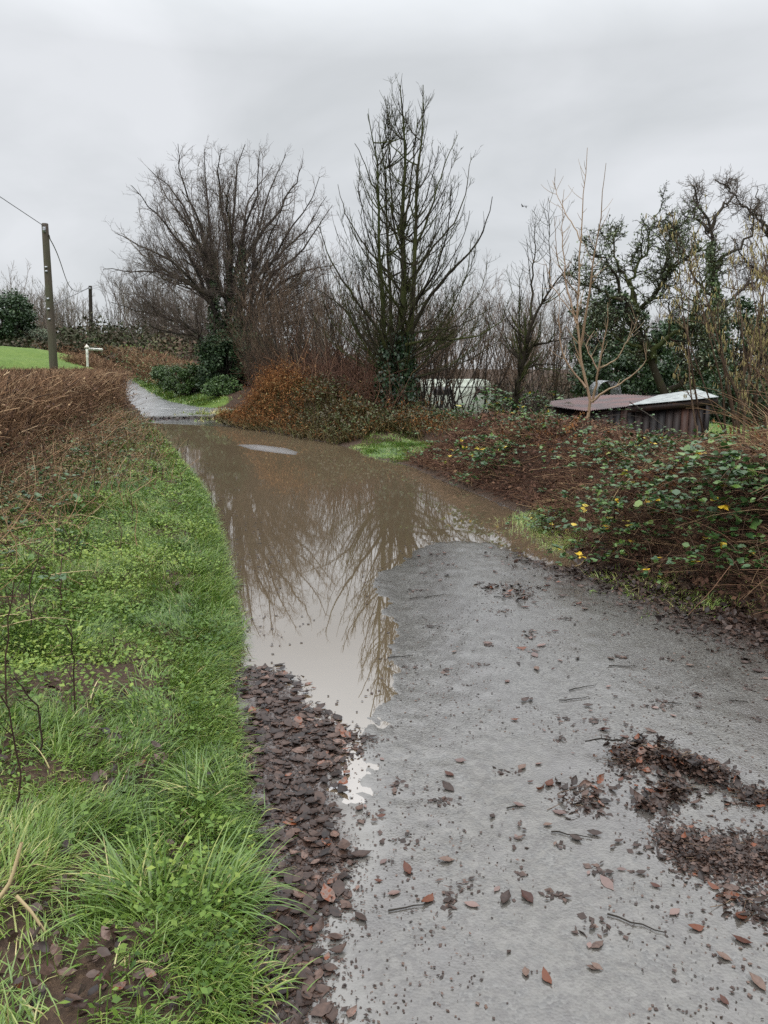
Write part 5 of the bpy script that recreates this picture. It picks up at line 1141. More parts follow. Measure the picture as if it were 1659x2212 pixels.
# ------------------------------------------------------------------ tangle at the hedge foot and on the banks
def straws(mb, x, y, h, L, rad, zdir=(-.2, .5), az=None, rnd=None, K=5, wig=.12, sag=.06):
    n = len(x); a = RNG.uniform(0, 2*np.pi, n) if az is None else az
    zz = RNG.uniform(zdir[0], zdir[1], n); d = nrm(np.stack([np.cos(a), np.sin(a), zz], 1))
    P = np.empty((n, K, 3)); P[:, 0] = np.column_stack([x, y, hq(x, y) + h])
    for k in range(1, K):
        d = nrm(d + RNG.normal(0, wig, (n, 3)) - [0, 0, sag]); P[:, k] = P[:, k - 1] + d*(L/(K - 1))[:, None]
        P[:, k, 2] = np.maximum(P[:, k, 2], hq(P[:, k, 0], P[:, k, 1]) + .004)
    tubes(mb, P, rad[:, None]*np.linspace(1, .5, K)[None], 3, rnd=rnd)
    return P
def cane(mb, lb, base, az, L, arch, rad, leaf=(.03, .055), nl=14, rnd=None, K=12, lr=None, clump=3):
    """one arching bramble cane with its leaves in threes"""
    el = arch; p = np.array(base, float); P = [p]
    for k in range(K - 1):
        el -= arch*2.0/K*RNG.uniform(.6, 1.3); az += RNG.normal(0, .10)
        p = p + L/(K - 1)*np.array([math.cos(az)*math.cos(el), math.sin(az)*math.cos(el), math.sin(el)])
        g = float(hq(p[0], p[1])); p[2] = max(p[2], g + .02); P.append(p.copy())
    P = np.array(P); tubes(mb, P, rad*np.linspace(1, .4, K)[None], 4, rnd=rnd)
    t = RNG.uniform(.15, 1, nl)*(K - 1); i = np.minimum(t.astype(int), K - 2); f = (t - i)[:, None]; q = P[i]*(1 - f) + P[i + 1]*f
    T = nrm(P[i + 1] - P[i]); s = nrm(np.cross(T, [0, 0, 1.0]))*np.where(RNG.random(nl) < .5, 1, -1)[:, None]
    pet = nrm(s + np.array([0, 0, .35]) + RNG.normal(0, .35, (nl, 3))); tip = q + pet*RNG.uniform(.02, .05, nl)[:, None]
    r0 = RNG.random(nl)**1.1*.86 if lr is None else lr(nl)
    for ang in ((0, .95, -.95) if clump == 3 else (0,)):
        ax = nrm(pet*math.cos(ang) + nrm(np.cross(pet, [0, 0, 1.0]))*math.sin(ang) + RNG.normal(0, .15, (nl, 3)) - [0, 0, .15])
        inst(lb, LEAF_V, LEAF_T, tip, ax, updir(nl, .35), RNG.uniform(*leaf, nl)*(1 if ang == 0 else .85), rnd=np.clip(r0 + RNG.normal(0, .015, nl), 0, 1), width=1.15)
    return P

def left_tangle():
    mb = MB(); n = 2400; y = RNG.uniform(2.2, 17, n); d = np.abs(RNG.normal(0, .55, n)); x = hedge_x(y) + .1 + d - .2
    k = x < left_x(y) - .5; x, y = x[k], y[k]; n = len(x)
    straws(mb, x, y, RNG.random(n)*.25, RNG.uniform(.2, .6, n), RNG.uniform(.0018, .0032, n)*(1 + y*.06), (-.2, 1.2), rnd=np.clip(RNG.normal(.45, .25, n), 0, 1))
    n = 5000; y = RNG.uniform(4, 21.5, n); d = RNG.uniform(.02, 2.4, n); x = left_x(y) - d; k = (x > hedge_x(y) - .3) & (d > np.interp(y, [4, 6, 8, 10, 14, 18, 22], [2.0, 1.4, .95, .6, .3, .1, .0]) + .25*RNG.normal(size=n)) & (d > 0.02); x, y = x[k], y[k]; n = len(x)
    straws(mb, x, y, np.zeros(n), RNG.uniform(.10, .45, n), RNG.uniform(.0016, .0034, n)*(1 + .05*y), (.6, 3.5), rnd=np.clip(RNG.normal(.5, .27, n), 0, 1), sag=.1)
    o = mb.build('dead_stems', M['hedge']); tag(o, 'tangle of dead brown stems along the foot of the left hedge', 'undergrowth', kind='stuff')
    m = n*3; i = RNG.integers(0, n, m); p = np.column_stack([x[i] + RNG.normal(0, .07, m), y[i] + RNG.normal(0, .1, m)]); k = srq(p[:, 0], p[:, 1]) > .03; p = p[k]; m = len(p)
    lf = MB(); inst(lf, DIA_V, DIA_T, np.column_stack([p, hq(p[:, 0], p[:, 1]) + RNG.random(m)**1.4*.38]), rdir(m), updir(m, .8), RNG.uniform(.012, .035, m)*(1 + .04*p[:, 1]), rnd=np.clip(.2 + .5*fbm(p[:, 0], p[:, 1], 2, 401) + RNG.normal(0, .2, m), 0, 1), width=RNG.uniform(.5, 1.2, m))
    o = lf.build('weeds', M['mixed']); tag(o, 'olive and brown weeds straggling between the left hedge and the grass', 'undergrowth', kind='stuff')
    mb = MB(); n = 900; y = RNG.uniform(1.2, 12, n); d = np.abs(RNG.normal(0, .55, n)); x = hedge_x(y) + d; k = x < left_x(y) - .35; x, y = x[k], y[k]; n = len(x)
    straws(mb, x, y, RNG.random(n)*.12, RNG.uniform(.12, .42, n), RNG.uniform(.0015, .0028, n)*(1 + y*.06), (-.1, .5), rnd=RNG.random(n))
    o = mb.build('dry_straw', M['straw']); tag(o, 'dry straw-coloured stalks lying below the left hedge', 'undergrowth', kind='stuff')
    mb = MB(); lb = MB()
    for i in range(150):
        y = RNG.uniform(2.4, 15); x = hedge_x(y) + RNG.uniform(-.1, .9)
        cane(mb, lb, (x, y, float(hq(x, y))), RNG.uniform(0, 6.28), RNG.uniform(.4, 1.1), RNG.uniform(.5, 1.3), .003, (.035, .065), 9, .2)
    lb.add(np.concatenate(mb.V), Q=np.concatenate(mb.Q), R=np.zeros(mb.n), m=1)
    o = lb.build('bramble_trails', [M['bramble'], M['bark_dark']]); tag(o, 'scattered bramble leaves on thin trails at the left hedge foot', 'brambles', kind='stuff')
    # standing stalks, each a thing
    M['stalk'] = veg('dead_stalk', [(0, (.035, .022, .018)), (.6, (.085, .045, .032)), (1, (.30, .20, .11))], .7, .25)
    S = [(35, 1240, 1100, 1), (150, 1215, 1110, .3), (65, 1370, 1190, .1), (120, 1120, 960, .5), (205, 1090, 930, .3), (455, 1115, 1055, .2), (285, 1150, 1060, .6), (40, 1760, 1480, .2), (85, 1640, 1440, .1), (15, 1560, 1250, .3), (160, 1560, 1330, .15), (260, 1215, 1120, .5), (130, 1330, 1200, .4), (400, 1010, 950, .3), (380, 1020, 960, .1), (350, 1050, 985, .2), (60, 1060, 900, .4), (5, 1130, 940, .6)]
    for i, (xd, y0, y1, r) in enumerate(S):
        c = GH(xd, y0, 30); h = (At(xd, y1, c[1]) - c)[2]; t = thing('dead_stalk', 'thin dead plant stalk standing upright in the left verge', 'stalk', c, 'dead stalks standing in the left verge')
        P = smooth_path([c - [0, 0, .03], c + [.02, 0, h*.5], c + [RNG.normal(0, .06), RNG.normal(0, .05), h]], 9, .004); mb = MB(); tubes(mb, P, .0042*np.linspace(1, .55, 9)[None], 5, rnd=r)
        P1, R1 = grow(P[None], np.full((1, 9), .004), 6, .35, 1, (25, 60), (.06, .22), False, up=.15, wig=.08, K=4, rr=.6, rmin=.0016); tubes(mb, P1, R1, 3, rnd=np.full(6, r)); mb.build('stem', M['stalk'], t)
    # bent pale reed stalk at the lower left
    c0, c1, c2 = GH(0, 2010, 10), GH(22, 1830, 10), GH(100, 2030, 10); c1 = At(47, 1820, c0[1] + .05)
    mb = MB(); tubes(mb, smooth_path([c0 + [-.05, 0, .02], (c0 + c1)/2 + [0, 0, .01], c1], 10), .0065*np.linspace(1, .7, 10)[None], 6, rnd=.8)
    tubes(mb, smooth_path([At(35, 1935, c0[1]), (At(35, 1935, c0[1]) + c2)/2 + [0, 0, .02], c2 + [0, 0, .02]], 10), .005*np.linspace(1, .7, 10)[None], 6, rnd=.75)
    tag(mb.build('broken_reed', M['straw']), 'pale broken reed stalk at the bottom left corner of the verge', 'stalk')
left_tangle()

def rb_pts(n, y0, y1, s0, s1):
    y = RNG.uniform(y0, y1, n*4); x = RNG.uniform(.3, 6.5, n*4); s = srq(x, y)
    k = (s > s0) & (s < s1) & ~((x < 1.3) & (y > 12.6)); return x[k][:n], y[k][:n]
def right_bank():
    mb = MB()
    for n, y0, y1, s in ((14000, 2.5, 7, .85), (13000, 7, 13.4, 1.2)):
        x, y = rb_pts(n, y0, y1, .12, 2.9); m = len(x); sr = srq(x, y)
        g = .06; az = np.arctan2(-(hq(x, y + g) - hq(x, y - g)), -(hq(x + g, y) - hq(x - g, y))) + RNG.normal(0, 1.0, m)
        col = np.clip(.2 + .6*fbm(x, y, 1.2, 101) + RNG.normal(0, .27, m), 0, 1)
        straws(mb, x, y, RNG.random(m)**1.5*.22*np.where(y > 6.8, .5, 1), RNG.uniform(.15, .5, m)*s*np.where(y > 6.8, .62, 1), RNG.uniform(.0013, .0032, m)*s**1.5, (-.2, .8), az, col)
    n = 34000; x, y = rb_pts(n, 2.4, 13.4, .06, 3.0); n = len(x)
    inst(mb, DIA_V, DIA_T, np.column_stack([x, y, hq(x, y) + RNG.random(n)**1.6*.20]), rdir(n), rdir(n), RNG.uniform(.02, .06, n)*(.8 + .03*y), rnd=np.clip(.1 + .55*fbm(x, y, 1.3, 111) + RNG.normal(0, .16, n), 0, 1))
    x, y = rb_pts(1900, 3.0, 6.8, .25, 2.4); n = len(x); straws(mb, x, y, RNG.random(n)*.3*np.where((x/y > .26) & (x/y < .485), .4, 1), RNG.uniform(.35, .95, n)*np.where((x/y > .26) & (x/y < .485), .5, 1), RNG.uniform(.002, .0042, n), (-.1, 1.3), None, RNG.uniform(.55, 1, n), K=8, wig=.06, sag=.10)
    o = mb.build('bracken_thatch', M['bracken_dull']); tag(o, 'collapsed red-brown bracken and dead stems covering the right bank', 'dead bracken', kind='stuff')
    # orange bracken stalks still standing along the crest
    mb = MB(); n = 1100; x = RNG.uniform(1.6, 5.5, n*4); y = RNG.uniform(3.0, 11.5, n*4); s = srq(x, y); k = (s > .6) & (s < 3.0) & (noise(x, y, 1.1, 131) > .42) & ((y < 7.2) | (RNG.random(n*4) < .25)); x, y = x[k][:n], y[k][:n]; n = len(x)
    P = straws(mb, x, y, RNG.random(n)*.1, RNG.uniform(.22, .55, n)*np.where(y > 7, .5, 1)*np.where((x/y > .26) & (x/y < .485), .5, 1), RNG.uniform(.0018, .0034, n)*(.8 + .04*y), (.1, 1.8), None, np.clip(RNG.normal(.6, .22, n), 0, 1), sag=.16)
    b = RNG.integers(0, n, n*12); kk = RNG.integers(1, 5, n*12); q = P[b, kk] + RNG.normal(0, .02, (n*12, 3))
    inst(mb, DIA_V, DIA_T, q, nrm(rdir(n*12) - [0, 0, .4]), rdir(n*12), RNG.uniform(.015, .06, n*12), rnd=np.clip(RNG.normal(.42, .2, n*12), 0, 1), width=.7)
    o = mb.build('bracken_stalks', M['bracken']); tag(o, 'orange bracken stalks standing along the crest of the right bank', 'dead bracken', kind='stuff')
    # trails of bramble running through it
    mb = MB(); lb = MB(); c = 0
    while c < 210:
        y = RNG.uniform(3.5, 13.2); x = RNG.uniform(.8, 5); s = float(srq(x, y))
        if s < .25 or s > 2.5 or noise(x, y, .95, 141) < .44 or (x < 1.3 and y > 12.6): continue
        cane(mb, lb, (x, y, float(hq(x, y)) + RNG.uniform(0, .12)), RNG.uniform(0, 6.28), RNG.uniform(.5, 1.3), RNG.uniform(.25, .9), .003, (.028, .05), 15, .2); c += 1
    lb.add(np.concatenate(mb.V), Q=np.concatenate(mb.Q), R=np.zeros(mb.n), m=1)
    o = lb.build('bramble_trails', [M['bramble'], M['bark_dark']]); tag(o, 'green bramble trails creeping over the right bank', 'brambles', kind='stuff')
right_bank()
def bramble_bush(label, c, n, r, h, L, leaf, nl, yellow=.05, seed=0, az=None, arch=(.2, 1.3)):
    c = np.array(c, float); t = thing('bramble_bush', label, 'bramble', c); mb = MB(); lb = MB()
    def lr(m):
        v = RNG.random(m)**1.1*.88; return np.where(RNG.random(m) < yellow, RNG.uniform(.93, 1, m), v)
    for i in range(n):
        a = RNG.uniform(0, 6.28); b = c + [r*RNG.random()*math.cos(a), r*.7*RNG.random()*math.sin(a), 0]; b[2] = float(hq(b[0], b[1])) + RNG.random()*h
        cane(mb, lb, b, (RNG.uniform(0, 6.28) if az is None else az + RNG.normal(0, .9)), L*RNG.uniform(.5, 1.1), RNG.uniform(*arch), .0034, leaf, nl, RNG.random()*.6, lr=lr)
    mb.build('canes', M['twig_brown'], t); lb.build('leaves', M['bramble'], t)
def bpos(xd, yd, smax=30): return GH(xd, yd, smax)
bramble_bush('leafy bramble bush with yellowing leaves bulging towards the road from the right bank', bpos(1370, 1185), 44, .42, .45, .75, (.032, .055), 13, .07)
bramble_bush('sprawling bramble clump at the foot of the bank near the right edge', bpos(1590, 1230), 40, .35, .35, .7, (.03, .055), 10, .02)
bramble_bush('bramble clump with pale upturned leaves below the shed front', bpos(1390, 985), 28, .45, .06, .7, (.035, .055), 12, .04)
bramble_bush('blue-green bramble patch on the bank crest left of the sapling', bpos(1170, 925), 40, .8, .06, .9, (.045, .065), 14, .03)
bramble_bush('bramble patch hanging down the bank face above the flooded corner', bpos(1080, 1000), 40, .55, .12, .9, (.045, .065), 14, .05)
bramble_bush('bramble clump at the left end of the bank beside the ivy-footed tree', bpos(960, 905), 30, .6, .05, .7, (.045, .065), 14, .03)
bramble_bush('bramble mound climbing the foot of the small dark thorny tree', At(1105, 880, 14) - [0, 0, .1], 50, .55, .6, .8, (.05, .08), 13, .05)
bramble_bush('low bright bramble by the water edge in front of the bank', bpos(1190, 1140), 26, .22, .05, .4, (.025, .045), 10, .04)
c_ = At(1650, 1010, 5.3); c_[2] = hz(c_[0], c_[1])
bramble_bush('large-leaved bramble spray rising in the foreground at the right edge', c_, 26, .22, .15, 1.05, (.05, .08), 12, .03, arch=(1.0, 1.45))
def long_canes():
    for label, pts, r, Y0, Y1, mat, rnd in (
        ('dead orange stalk leaning out of the brambles down to the road edge', [(1240, 1245), (1290, 1175), (1340, 1110), (1450, 1010), (1540, 925)], .0045, 5.9, 6.6, 'straw', .25),
        ('long arching bramble cane crossing in front of the shed', [(1175, 1010), (1230, 940), (1290, 905), (1345, 893), (1400, 905), (1440, 945)], .005, 8.6, 9.2, 'bark_dark', .6),
        ('thin dark dead branch leaning against the shed front', [(1360, 868), (1400, 895), (1440, 925), (1500, 985)], .007, 10.5, 9.0, 'bark_dark', .6),
        ('pale dead stalk arching over the leafy bramble bush', [(1290, 1150), (1330, 1060), (1400, 1000), (1500, 975), (1600, 985)], .0035, 6.0, 6.4, 'straw', .3)):
        P = smooth_path([At(x, y, Y0 + (Y1 - Y0)*i/(len(pts) - 1)) for i, (x, y) in enumerate(pts)], 16, .004); P[:, 2] = np.maximum(P[:, 2], hq(P[:, 0], P[:, 1]) + .005)
        mb = MB(); tubes(mb, P, r*np.linspace(1, .5, 16)[None], 5, rnd=rnd)
        P1, R1 = grow(P[None], np.full((1, 16), r), 7, .3, 1, (20, 50), (.08, .3), False, up=.03, wig=.06, K=5, rr=.5, rmin=.0015); tubes(mb, P1, R1, 3, rnd=np.full(7, rnd)); tag(mb.build('dead_cane', M[mat]), label, 'cane')
long_canes()

def far_bank():
    """bracken bank along the far right shore of the flood"""
    def pts(n, y0, y1, s0, s1):
        y = RNG.uniform(y0, y1, n*4); x = RNG.uniform(-5.5, 2.5, n*4); s = srq(x, y); k = (s > s0) & (s < s1) & (x > left_x(np.minimum(y, 20)) + .5) & ~((x > -.9) & (y < 15.8)); return x[k][:n], y[k][:n]
    green = lambda x, y: sstep(-2.6, -1.0, x + .8*(fbm(x, y, .8, 151) - .5)*2)
    mb = MB(); x, y = pts(5200, 14.5, 23, .1, 2.8); g = green(x, y); k = RNG.random(len(x)) > g*.82; x, y = x[k], y[k]; n = len(x); hgt = (.35 + .65*sstep(.3, 1.6, srq(x, y)))*(1 - .5*green(x, y))
    az = np.arctan2(-.6*np.ones(n), -1.0*np.ones(n)) + RNG.normal(0, 1.0, n)
    P = straws(mb, x, y, np.zeros(n), hgt*RNG.uniform(.5, 1.25, n), RNG.uniform(.004, .007, n), (.6, 3), az, np.clip(RNG.normal(.5, .22, n), 0, 1), sag=.20)
    m = n*13; b = RNG.integers(0, n, m); kk = RNG.integers(1, 5, m); q = P[b, kk] + RNG.normal(0, .04, (m, 3))
    inst(mb, DIA_V, DIA_T, q, nrm(rdir(m) - [0, 0, .8]), rdir(m), RNG.uniform(.03, .10, m), rnd=np.clip(.10 + .55*fbm(q[:, 0], q[:, 1], 1.2, 161) + RNG.normal(0, .24, m), 0, 1), width=.42)
    o = mb.build('bracken', M['bracken']); tag(o, 'rust-orange dead bracken leaning over the far shore of the flood', 'dead bracken', kind='stuff')
    mb = MB(); x, y = pts(26000, 14.5, 23, .05, 2.8); g = green(x, y); k = RNG.random(len(x)) < .10 + .8*g; x, y = x[k], y[k]; n = len(x)
    inst(mb, DIA_V, DIA_T, np.column_stack([x, y, hq(x, y) + RNG.random(n)**1.2*.5*(.3 + fbm(x, y, 1.5, 171))]), rdir(n), updir(n, .7), RNG.uniform(.03, .075, n), rnd=np.clip(.1 + .7*fbm(x, y, 1.8, 181) + RNG.normal(0, .15, n), 0, 1))
    o = mb.build('bank_growth', M['mixed']); tag(o, 'olive-green brambles and grass on the far bank below the thicket', 'undergrowth', kind='stuff')
    mb = MB(); x, y = pts(2500, 14.5, 22.8, .0, 1.6); n = len(x); a = RNG.normal(-2.2, .9, n); mg = np.abs(RNG.normal(1.2, .5, n)); nb = 5
    X = np.repeat(x, nb) + RNG.normal(0, .06, n*nb); Yv = np.repeat(y, nb) + RNG.normal(0, .06, n*nb); a = np.repeat(a, nb) + RNG.normal(0, .4, n*nb); mg = np.repeat(mg, nb)
    blades(mb, np.column_stack([X, Yv, hq(X, Yv)]), np.stack([np.cos(a)*mg, np.sin(a)*mg], 1), RNG.uniform(.15, .45, n*nb), np.full(n*nb, .018), rnd=np.clip(RNG.normal(.5, .3, n*nb), 0, 1))
    M['oldgrass'] = veg('old_grass', [(0, (.05, .05, .02)), (.4, (.11, .085, .035)), (.7, (.17, .12, .05)), (1, (.10, .13, .035))], .6, .3)
    o = mb.build('old_grass', M['oldgrass']); tag(o, 'tawny old grass draping down the far bank to the water', 'grass', kind='stuff')
    # thicket floor: dead stems
    mb = MB(); n = 5000; x = RNG.uniform(-5, .6, n); y = RNG.uniform(17, 30, n); k = (srq(x, y) > 1.0); x, y = x[k], y[k]; n = len(x)
    straws(mb, x, y, RNG.random(n)*.5, RNG.uniform(.5, 1.4, n), RNG.uniform(.005, .009, n), (.2, 2.5), rnd=np.clip(RNG.normal(.35, .2, n), 0, 1))
    o = mb.build('thicket_floor', M['bracken_dull']); tag(o, 'dull brown dead stems crowding the floor of the thicket', 'undergrowth', kind='stuff')
    # dead growth behind the right bank and round the shed
    mb = MB(); n = 1900; x = RNG.uniform(1.2, 5.2, n); y = RNG.uniform(10.0, 15.0, n); k = (srq(x, y) > .8) & ~((x > 3.0) & (x < 6) & (y > 12.9)); x, y = x[k], y[k]; n = len(x)
    straws(mb, x, y, np.zeros(n), RNG.uniform(.12, .38, n)*np.where(x > 2.9, .45, 1), RNG.uniform(.0025, .0045, n), (.3, 2.5), rnd=np.clip(RNG.normal(.5, .25, n), 0, 1), sag=.12)
    o = mb.build('dead_growth', M['bracken_dull']); tag(o, 'brown dead growth between the bank and the shed', 'undergrowth', kind='stuff')
far_bank()

# ------------------------------------------------------------------ fallen leaves
def leaf_mesh(L, W, curl, seed):
    """one folded beech-like leaf: pointed, creased along the midrib, with a wavy edge"""
    rng = np.random.default_rng(seed); prof = [.0, .36, .72, .95, 1.0, .90, .66, .32, .0]; n = len(prof); V = []
    fold = rng.uniform(.12, .4)*rng.choice([1, 1, -.6]); sk = rng.normal(0, .10)
    for i in range(n):
        t = i/(n - 1); wl = W/2*prof[i]*rng.uniform(.88, 1.06); wr = W/2*prof[i]*rng.uniform(.88, 1.06); z0 = abs(curl)*L*(t - .45)**2 + .002; cx = sk*L*(t - .5)**2*2
        if fold < 0: z0 += abs(fold)*W/2*prof[i]
        y = L*(t - .5)
        V += [(cx - wl, y + rng.normal(0, .001), z0 + fold*wl + rng.uniform(0, .004)), (cx - wl*.5, y, z0 + fold*wl*.5 + rng.normal(0, .0008)), (cx, y, z0), (cx + wr*.5, y, z0 + fold*wr*.5 + rng.normal(0, .0008)), (cx + wr, y + rng.normal(0, .001), z0 + fold*wr + rng.uniform(0, .004))]
    Q = [(5*i + k, 5*i + k + 1, 5*i + k + 6, 5*i + k + 5) for i in range(n - 1) for k in range(4)]
    return np.array(V), Q
LV = [leaf_mesh(.075, .040, c, k) for k, c in enumerate((.2, .4, .7, .25, -.4, .5, 1.1, .15))]
def leaf_tri(k):
    V, Q = LV[k]; V = V/.075; V[:, 1] += .5; T = [t for q in Q for t in ((q[0], q[1], q[2]), (q[0], q[2], q[3]))]; return V, np.array(T)
def ground_n(x, y):
    g = .05; return nrm(np.stack([-(hq(x + g, y) - hq(x - g, y))/(2*g), -(hq(x, y + g) - hq(x, y - g))/(2*g), np.ones(len(np.atleast_1d(x)))], 1))
def litter():
    mb = MB()
    def put(x, y, h, size, tilt=.35, rn=None):
        n = len(x); kk = RNG.integers(0, 8, n); r = np.clip(RNG.beta(1.6, 1.9, n)*.95, 0, 1) if rn is None else rn
        for k in range(8):
            s = kk == k; m = int(s.sum())
            if m == 0: continue
            V, T = leaf_tri(k); V = V*[1, 1, .6]; a = RNG.uniform(0, 2*np.pi, m)
            inst(mb, V, T, np.column_stack([x[s], y[s], H(np.column_stack([x[s], y[s]])) + h[s]]), np.stack([np.cos(a), np.sin(a), RNG.normal(0, tilt, m)], 1), updir(m, tilt), size[s], rnd=r[s])
    b0 = MUD.min(0); b1 = MUD.max(0); n = 2300; P = np.column_stack([RNG.uniform(b0[0], b1[0], n), RNG.uniform(max(b0[1], 1.3), b1[1] + .2, n)])
    sd = sdpoly(P, MUD); k = sd + .25*(noise(P[:, 0], P[:, 1], 5, 3) - .5) < .01 + .05*RNG.exponential(1, n)*(RNG.random(n) < .5); k &= srq(P[:, 0], P[:, 1]) < .05; P = P[k]; n = len(P)
    put(P[:, 0], P[:, 1], .002 + RNG.random(n)*.007, RNG.uniform(.03, .082, n)*RNG.uniform(.75, 1.05, n), .10, np.where(RNG.random(n) < .10, RNG.uniform(.8, 1, n), RNG.beta(1.5, 2.0, n)*.85))
    P2 = P[RNG.integers(0, n, 16000)] + RNG.normal(0, .03, (16000, 2)); inst(mb, DIA_V, DIA_T, np.column_stack([P2, H(P2) + RNG.random(16000)*.006]), rdir(16000, -.08, .08), updir(16000, .18), RNG.uniform(.004, .016, 16000), rnd=RNG.random(16000)*.75, width=RNG.uniform(.3, 1.2, 16000))
    # strip along the foot of the right bank
    n = 6000; y = RNG.uniform(2.0, 8.2, n); e = EDGE_R[np.argsort(EDGE_R[:, 1])]; x = np.interp(y, np.append([1.5, 3.4], e[:, 1]), np.append([3.1, 2.75], e[:, 0])) + RNG.normal(-.05, .22, n)
    w = sdpoly(np.column_stack([x, y]), WATER); k = (w > .03) & (srq(x, y) < .35); x, y = x[k], y[k]; n = len(x); put(x, y, RNG.random(n)*.012, RNG.uniform(.025, .06, n), .4, np.clip(RNG.beta(1.4, 2.2, n)*.9, 0, 1))
    m = 6000; i = RNG.integers(0, n, m); P2 = np.column_stack([x[i] + RNG.normal(-.05, .12, m), y[i] + RNG.normal(0, .12, m)]); k = sdpoly(P2, WATER) > .02; P2 = P2[k]; m = len(P2); inst(mb, DIA_V, DIA_T, np.column_stack([P2, H(P2) + RNG.random(m)*.01]), rdir(m, -.1, .1), updir(m, .25), RNG.uniform(.008, .025, m), rnd=RNG.random(m)*.8)
    # leaves caught in the verge grass
    x, y = verge_pts(420, 1.2, 7, .05, 2.4); k = noise(x, y, 2.5, 201) > .45; x, y = x[k], y[k]
    for cx, cy, r in BARE: m = int(240*r); x = np.append(x, cx + RNG.normal(0, r*.6, m)); y = np.append(y, cy + RNG.normal(0, r*.6, m))
    k = srq(x, y) > .04; x, y = x[k], y[k]; n = len(x); put(x, y, .004 + RNG.random(n)*.03, RNG.uniform(.024, .055, n), .45, np.clip(RNG.beta(1.6, 1.9, n), 0, 1))
    # wrack line on the far shore
    n = 1500; y = 23.3 + RNG.normal(0, .28, n); x = RNG.uniform(-8, -3.6, n); y += .12*(x + 6); k = (srq(x, y) < 0) & (noise(x, y, 1.6, 7) > .35); x, y = x[k], y[k]; n = len(x); inst(mb, DIA_V, DIA_T, np.column_stack([x, y, hq(x, y) + .015]), rdir(n, -.2, .2), updir(n, .4), RNG.uniform(.04, .10, n), rnd=RNG.random(n)*.6)
    o = mb.build('leaf_litter', M['leaf']); tag(o, 'sodden brown leaf litter along both edges of the lane', 'leaf litter', kind='stuff')
    # crumbs of leaf and grit over the tarmac
    mb = MB(); n = 26000; y = 1.35 + 5.2*RNG.random(n)**1.5; x = RNG.uniform(-.6, 3.3, n); k = (srq(x, y) < -.02) & (swq(x, y) > .05) & (noise(x, y, 2.2, 211) + .5*noise(x, y, 7, 212) + .25*RNG.random(n) > .78); x, y = x[k], y[k]; n = len(x)
    inst(mb, DIA_V, DIA_T, np.column_stack([x, y, hq(x, y) + .002]), rdir(n, -.15, .15), updir(n, .2), RNG.uniform(.003, .009, n)*RNG.uniform(.5, 2.2, n), rnd=RNG.random(n), width=RNG.uniform(.25, 1.6, n))
    nc = 150; cy = 1.35 + 4.8*RNG.random(nc)**1.3; cx = RNG.uniform(-.5, 3.2, nc); m = RNG.integers(6, 26, nc); ci = np.repeat(np.arange(nc), m); x = cx[ci] + RNG.normal(0, 1, len(ci))*RNG.uniform(.01, .05, nc)[ci]; y = cy[ci] + RNG.normal(0, 1, len(ci))*RNG.uniform(.008, .03, nc)[ci]
    k = (srq(x, y) < -.02) & (swq(x, y) > .04); x, y = x[k], y[k]; n = len(x); inst(mb, DIA_V, DIA_T, np.column_stack([x, y, hq(x, y) + RNG.random(n)*.006]), rdir(n, -.1, .1), updir(n, .25), RNG.uniform(.008, .034, n), rnd=RNG.random(n)*.85, width=RNG.uniform(.3, 1.3, n))
    # scraps floating and stranded at the water's edge
    n = 9000; P = np.column_stack([RNG.uniform(-5, 2, n), RNG.uniform(2.7, 16, n)]); sd = sdpoly(P, WATER); dl = dline(P, EDGE_L)
    k = (((sd < .02) & (sd > -.12)) | ((dl < .30 + .25*(noise(P[:, 0], P[:, 1], 1.7, 5))) & (sd < 0) & (noise(P[:, 0], P[:, 1], 2.4, 6) > .45))); P = P[k]; n = len(P)
    inst(mb, DIA_V, DIA_T, np.column_stack([P, np.maximum(.003, H(P) + .003)]), rdir(n, -.06, .06), updir(n, .08), RNG.uniform(.01, .03, n)*(.7 + .06*P[:, 1]), rnd=RNG.random(n)*.7)
    o = mb.build('leaf_crumbs', M['leaf_dark']); tag(o, 'dark crumbs of leaf scattered over the wet tarmac and shallows', 'debris', kind='stuff')
litter()
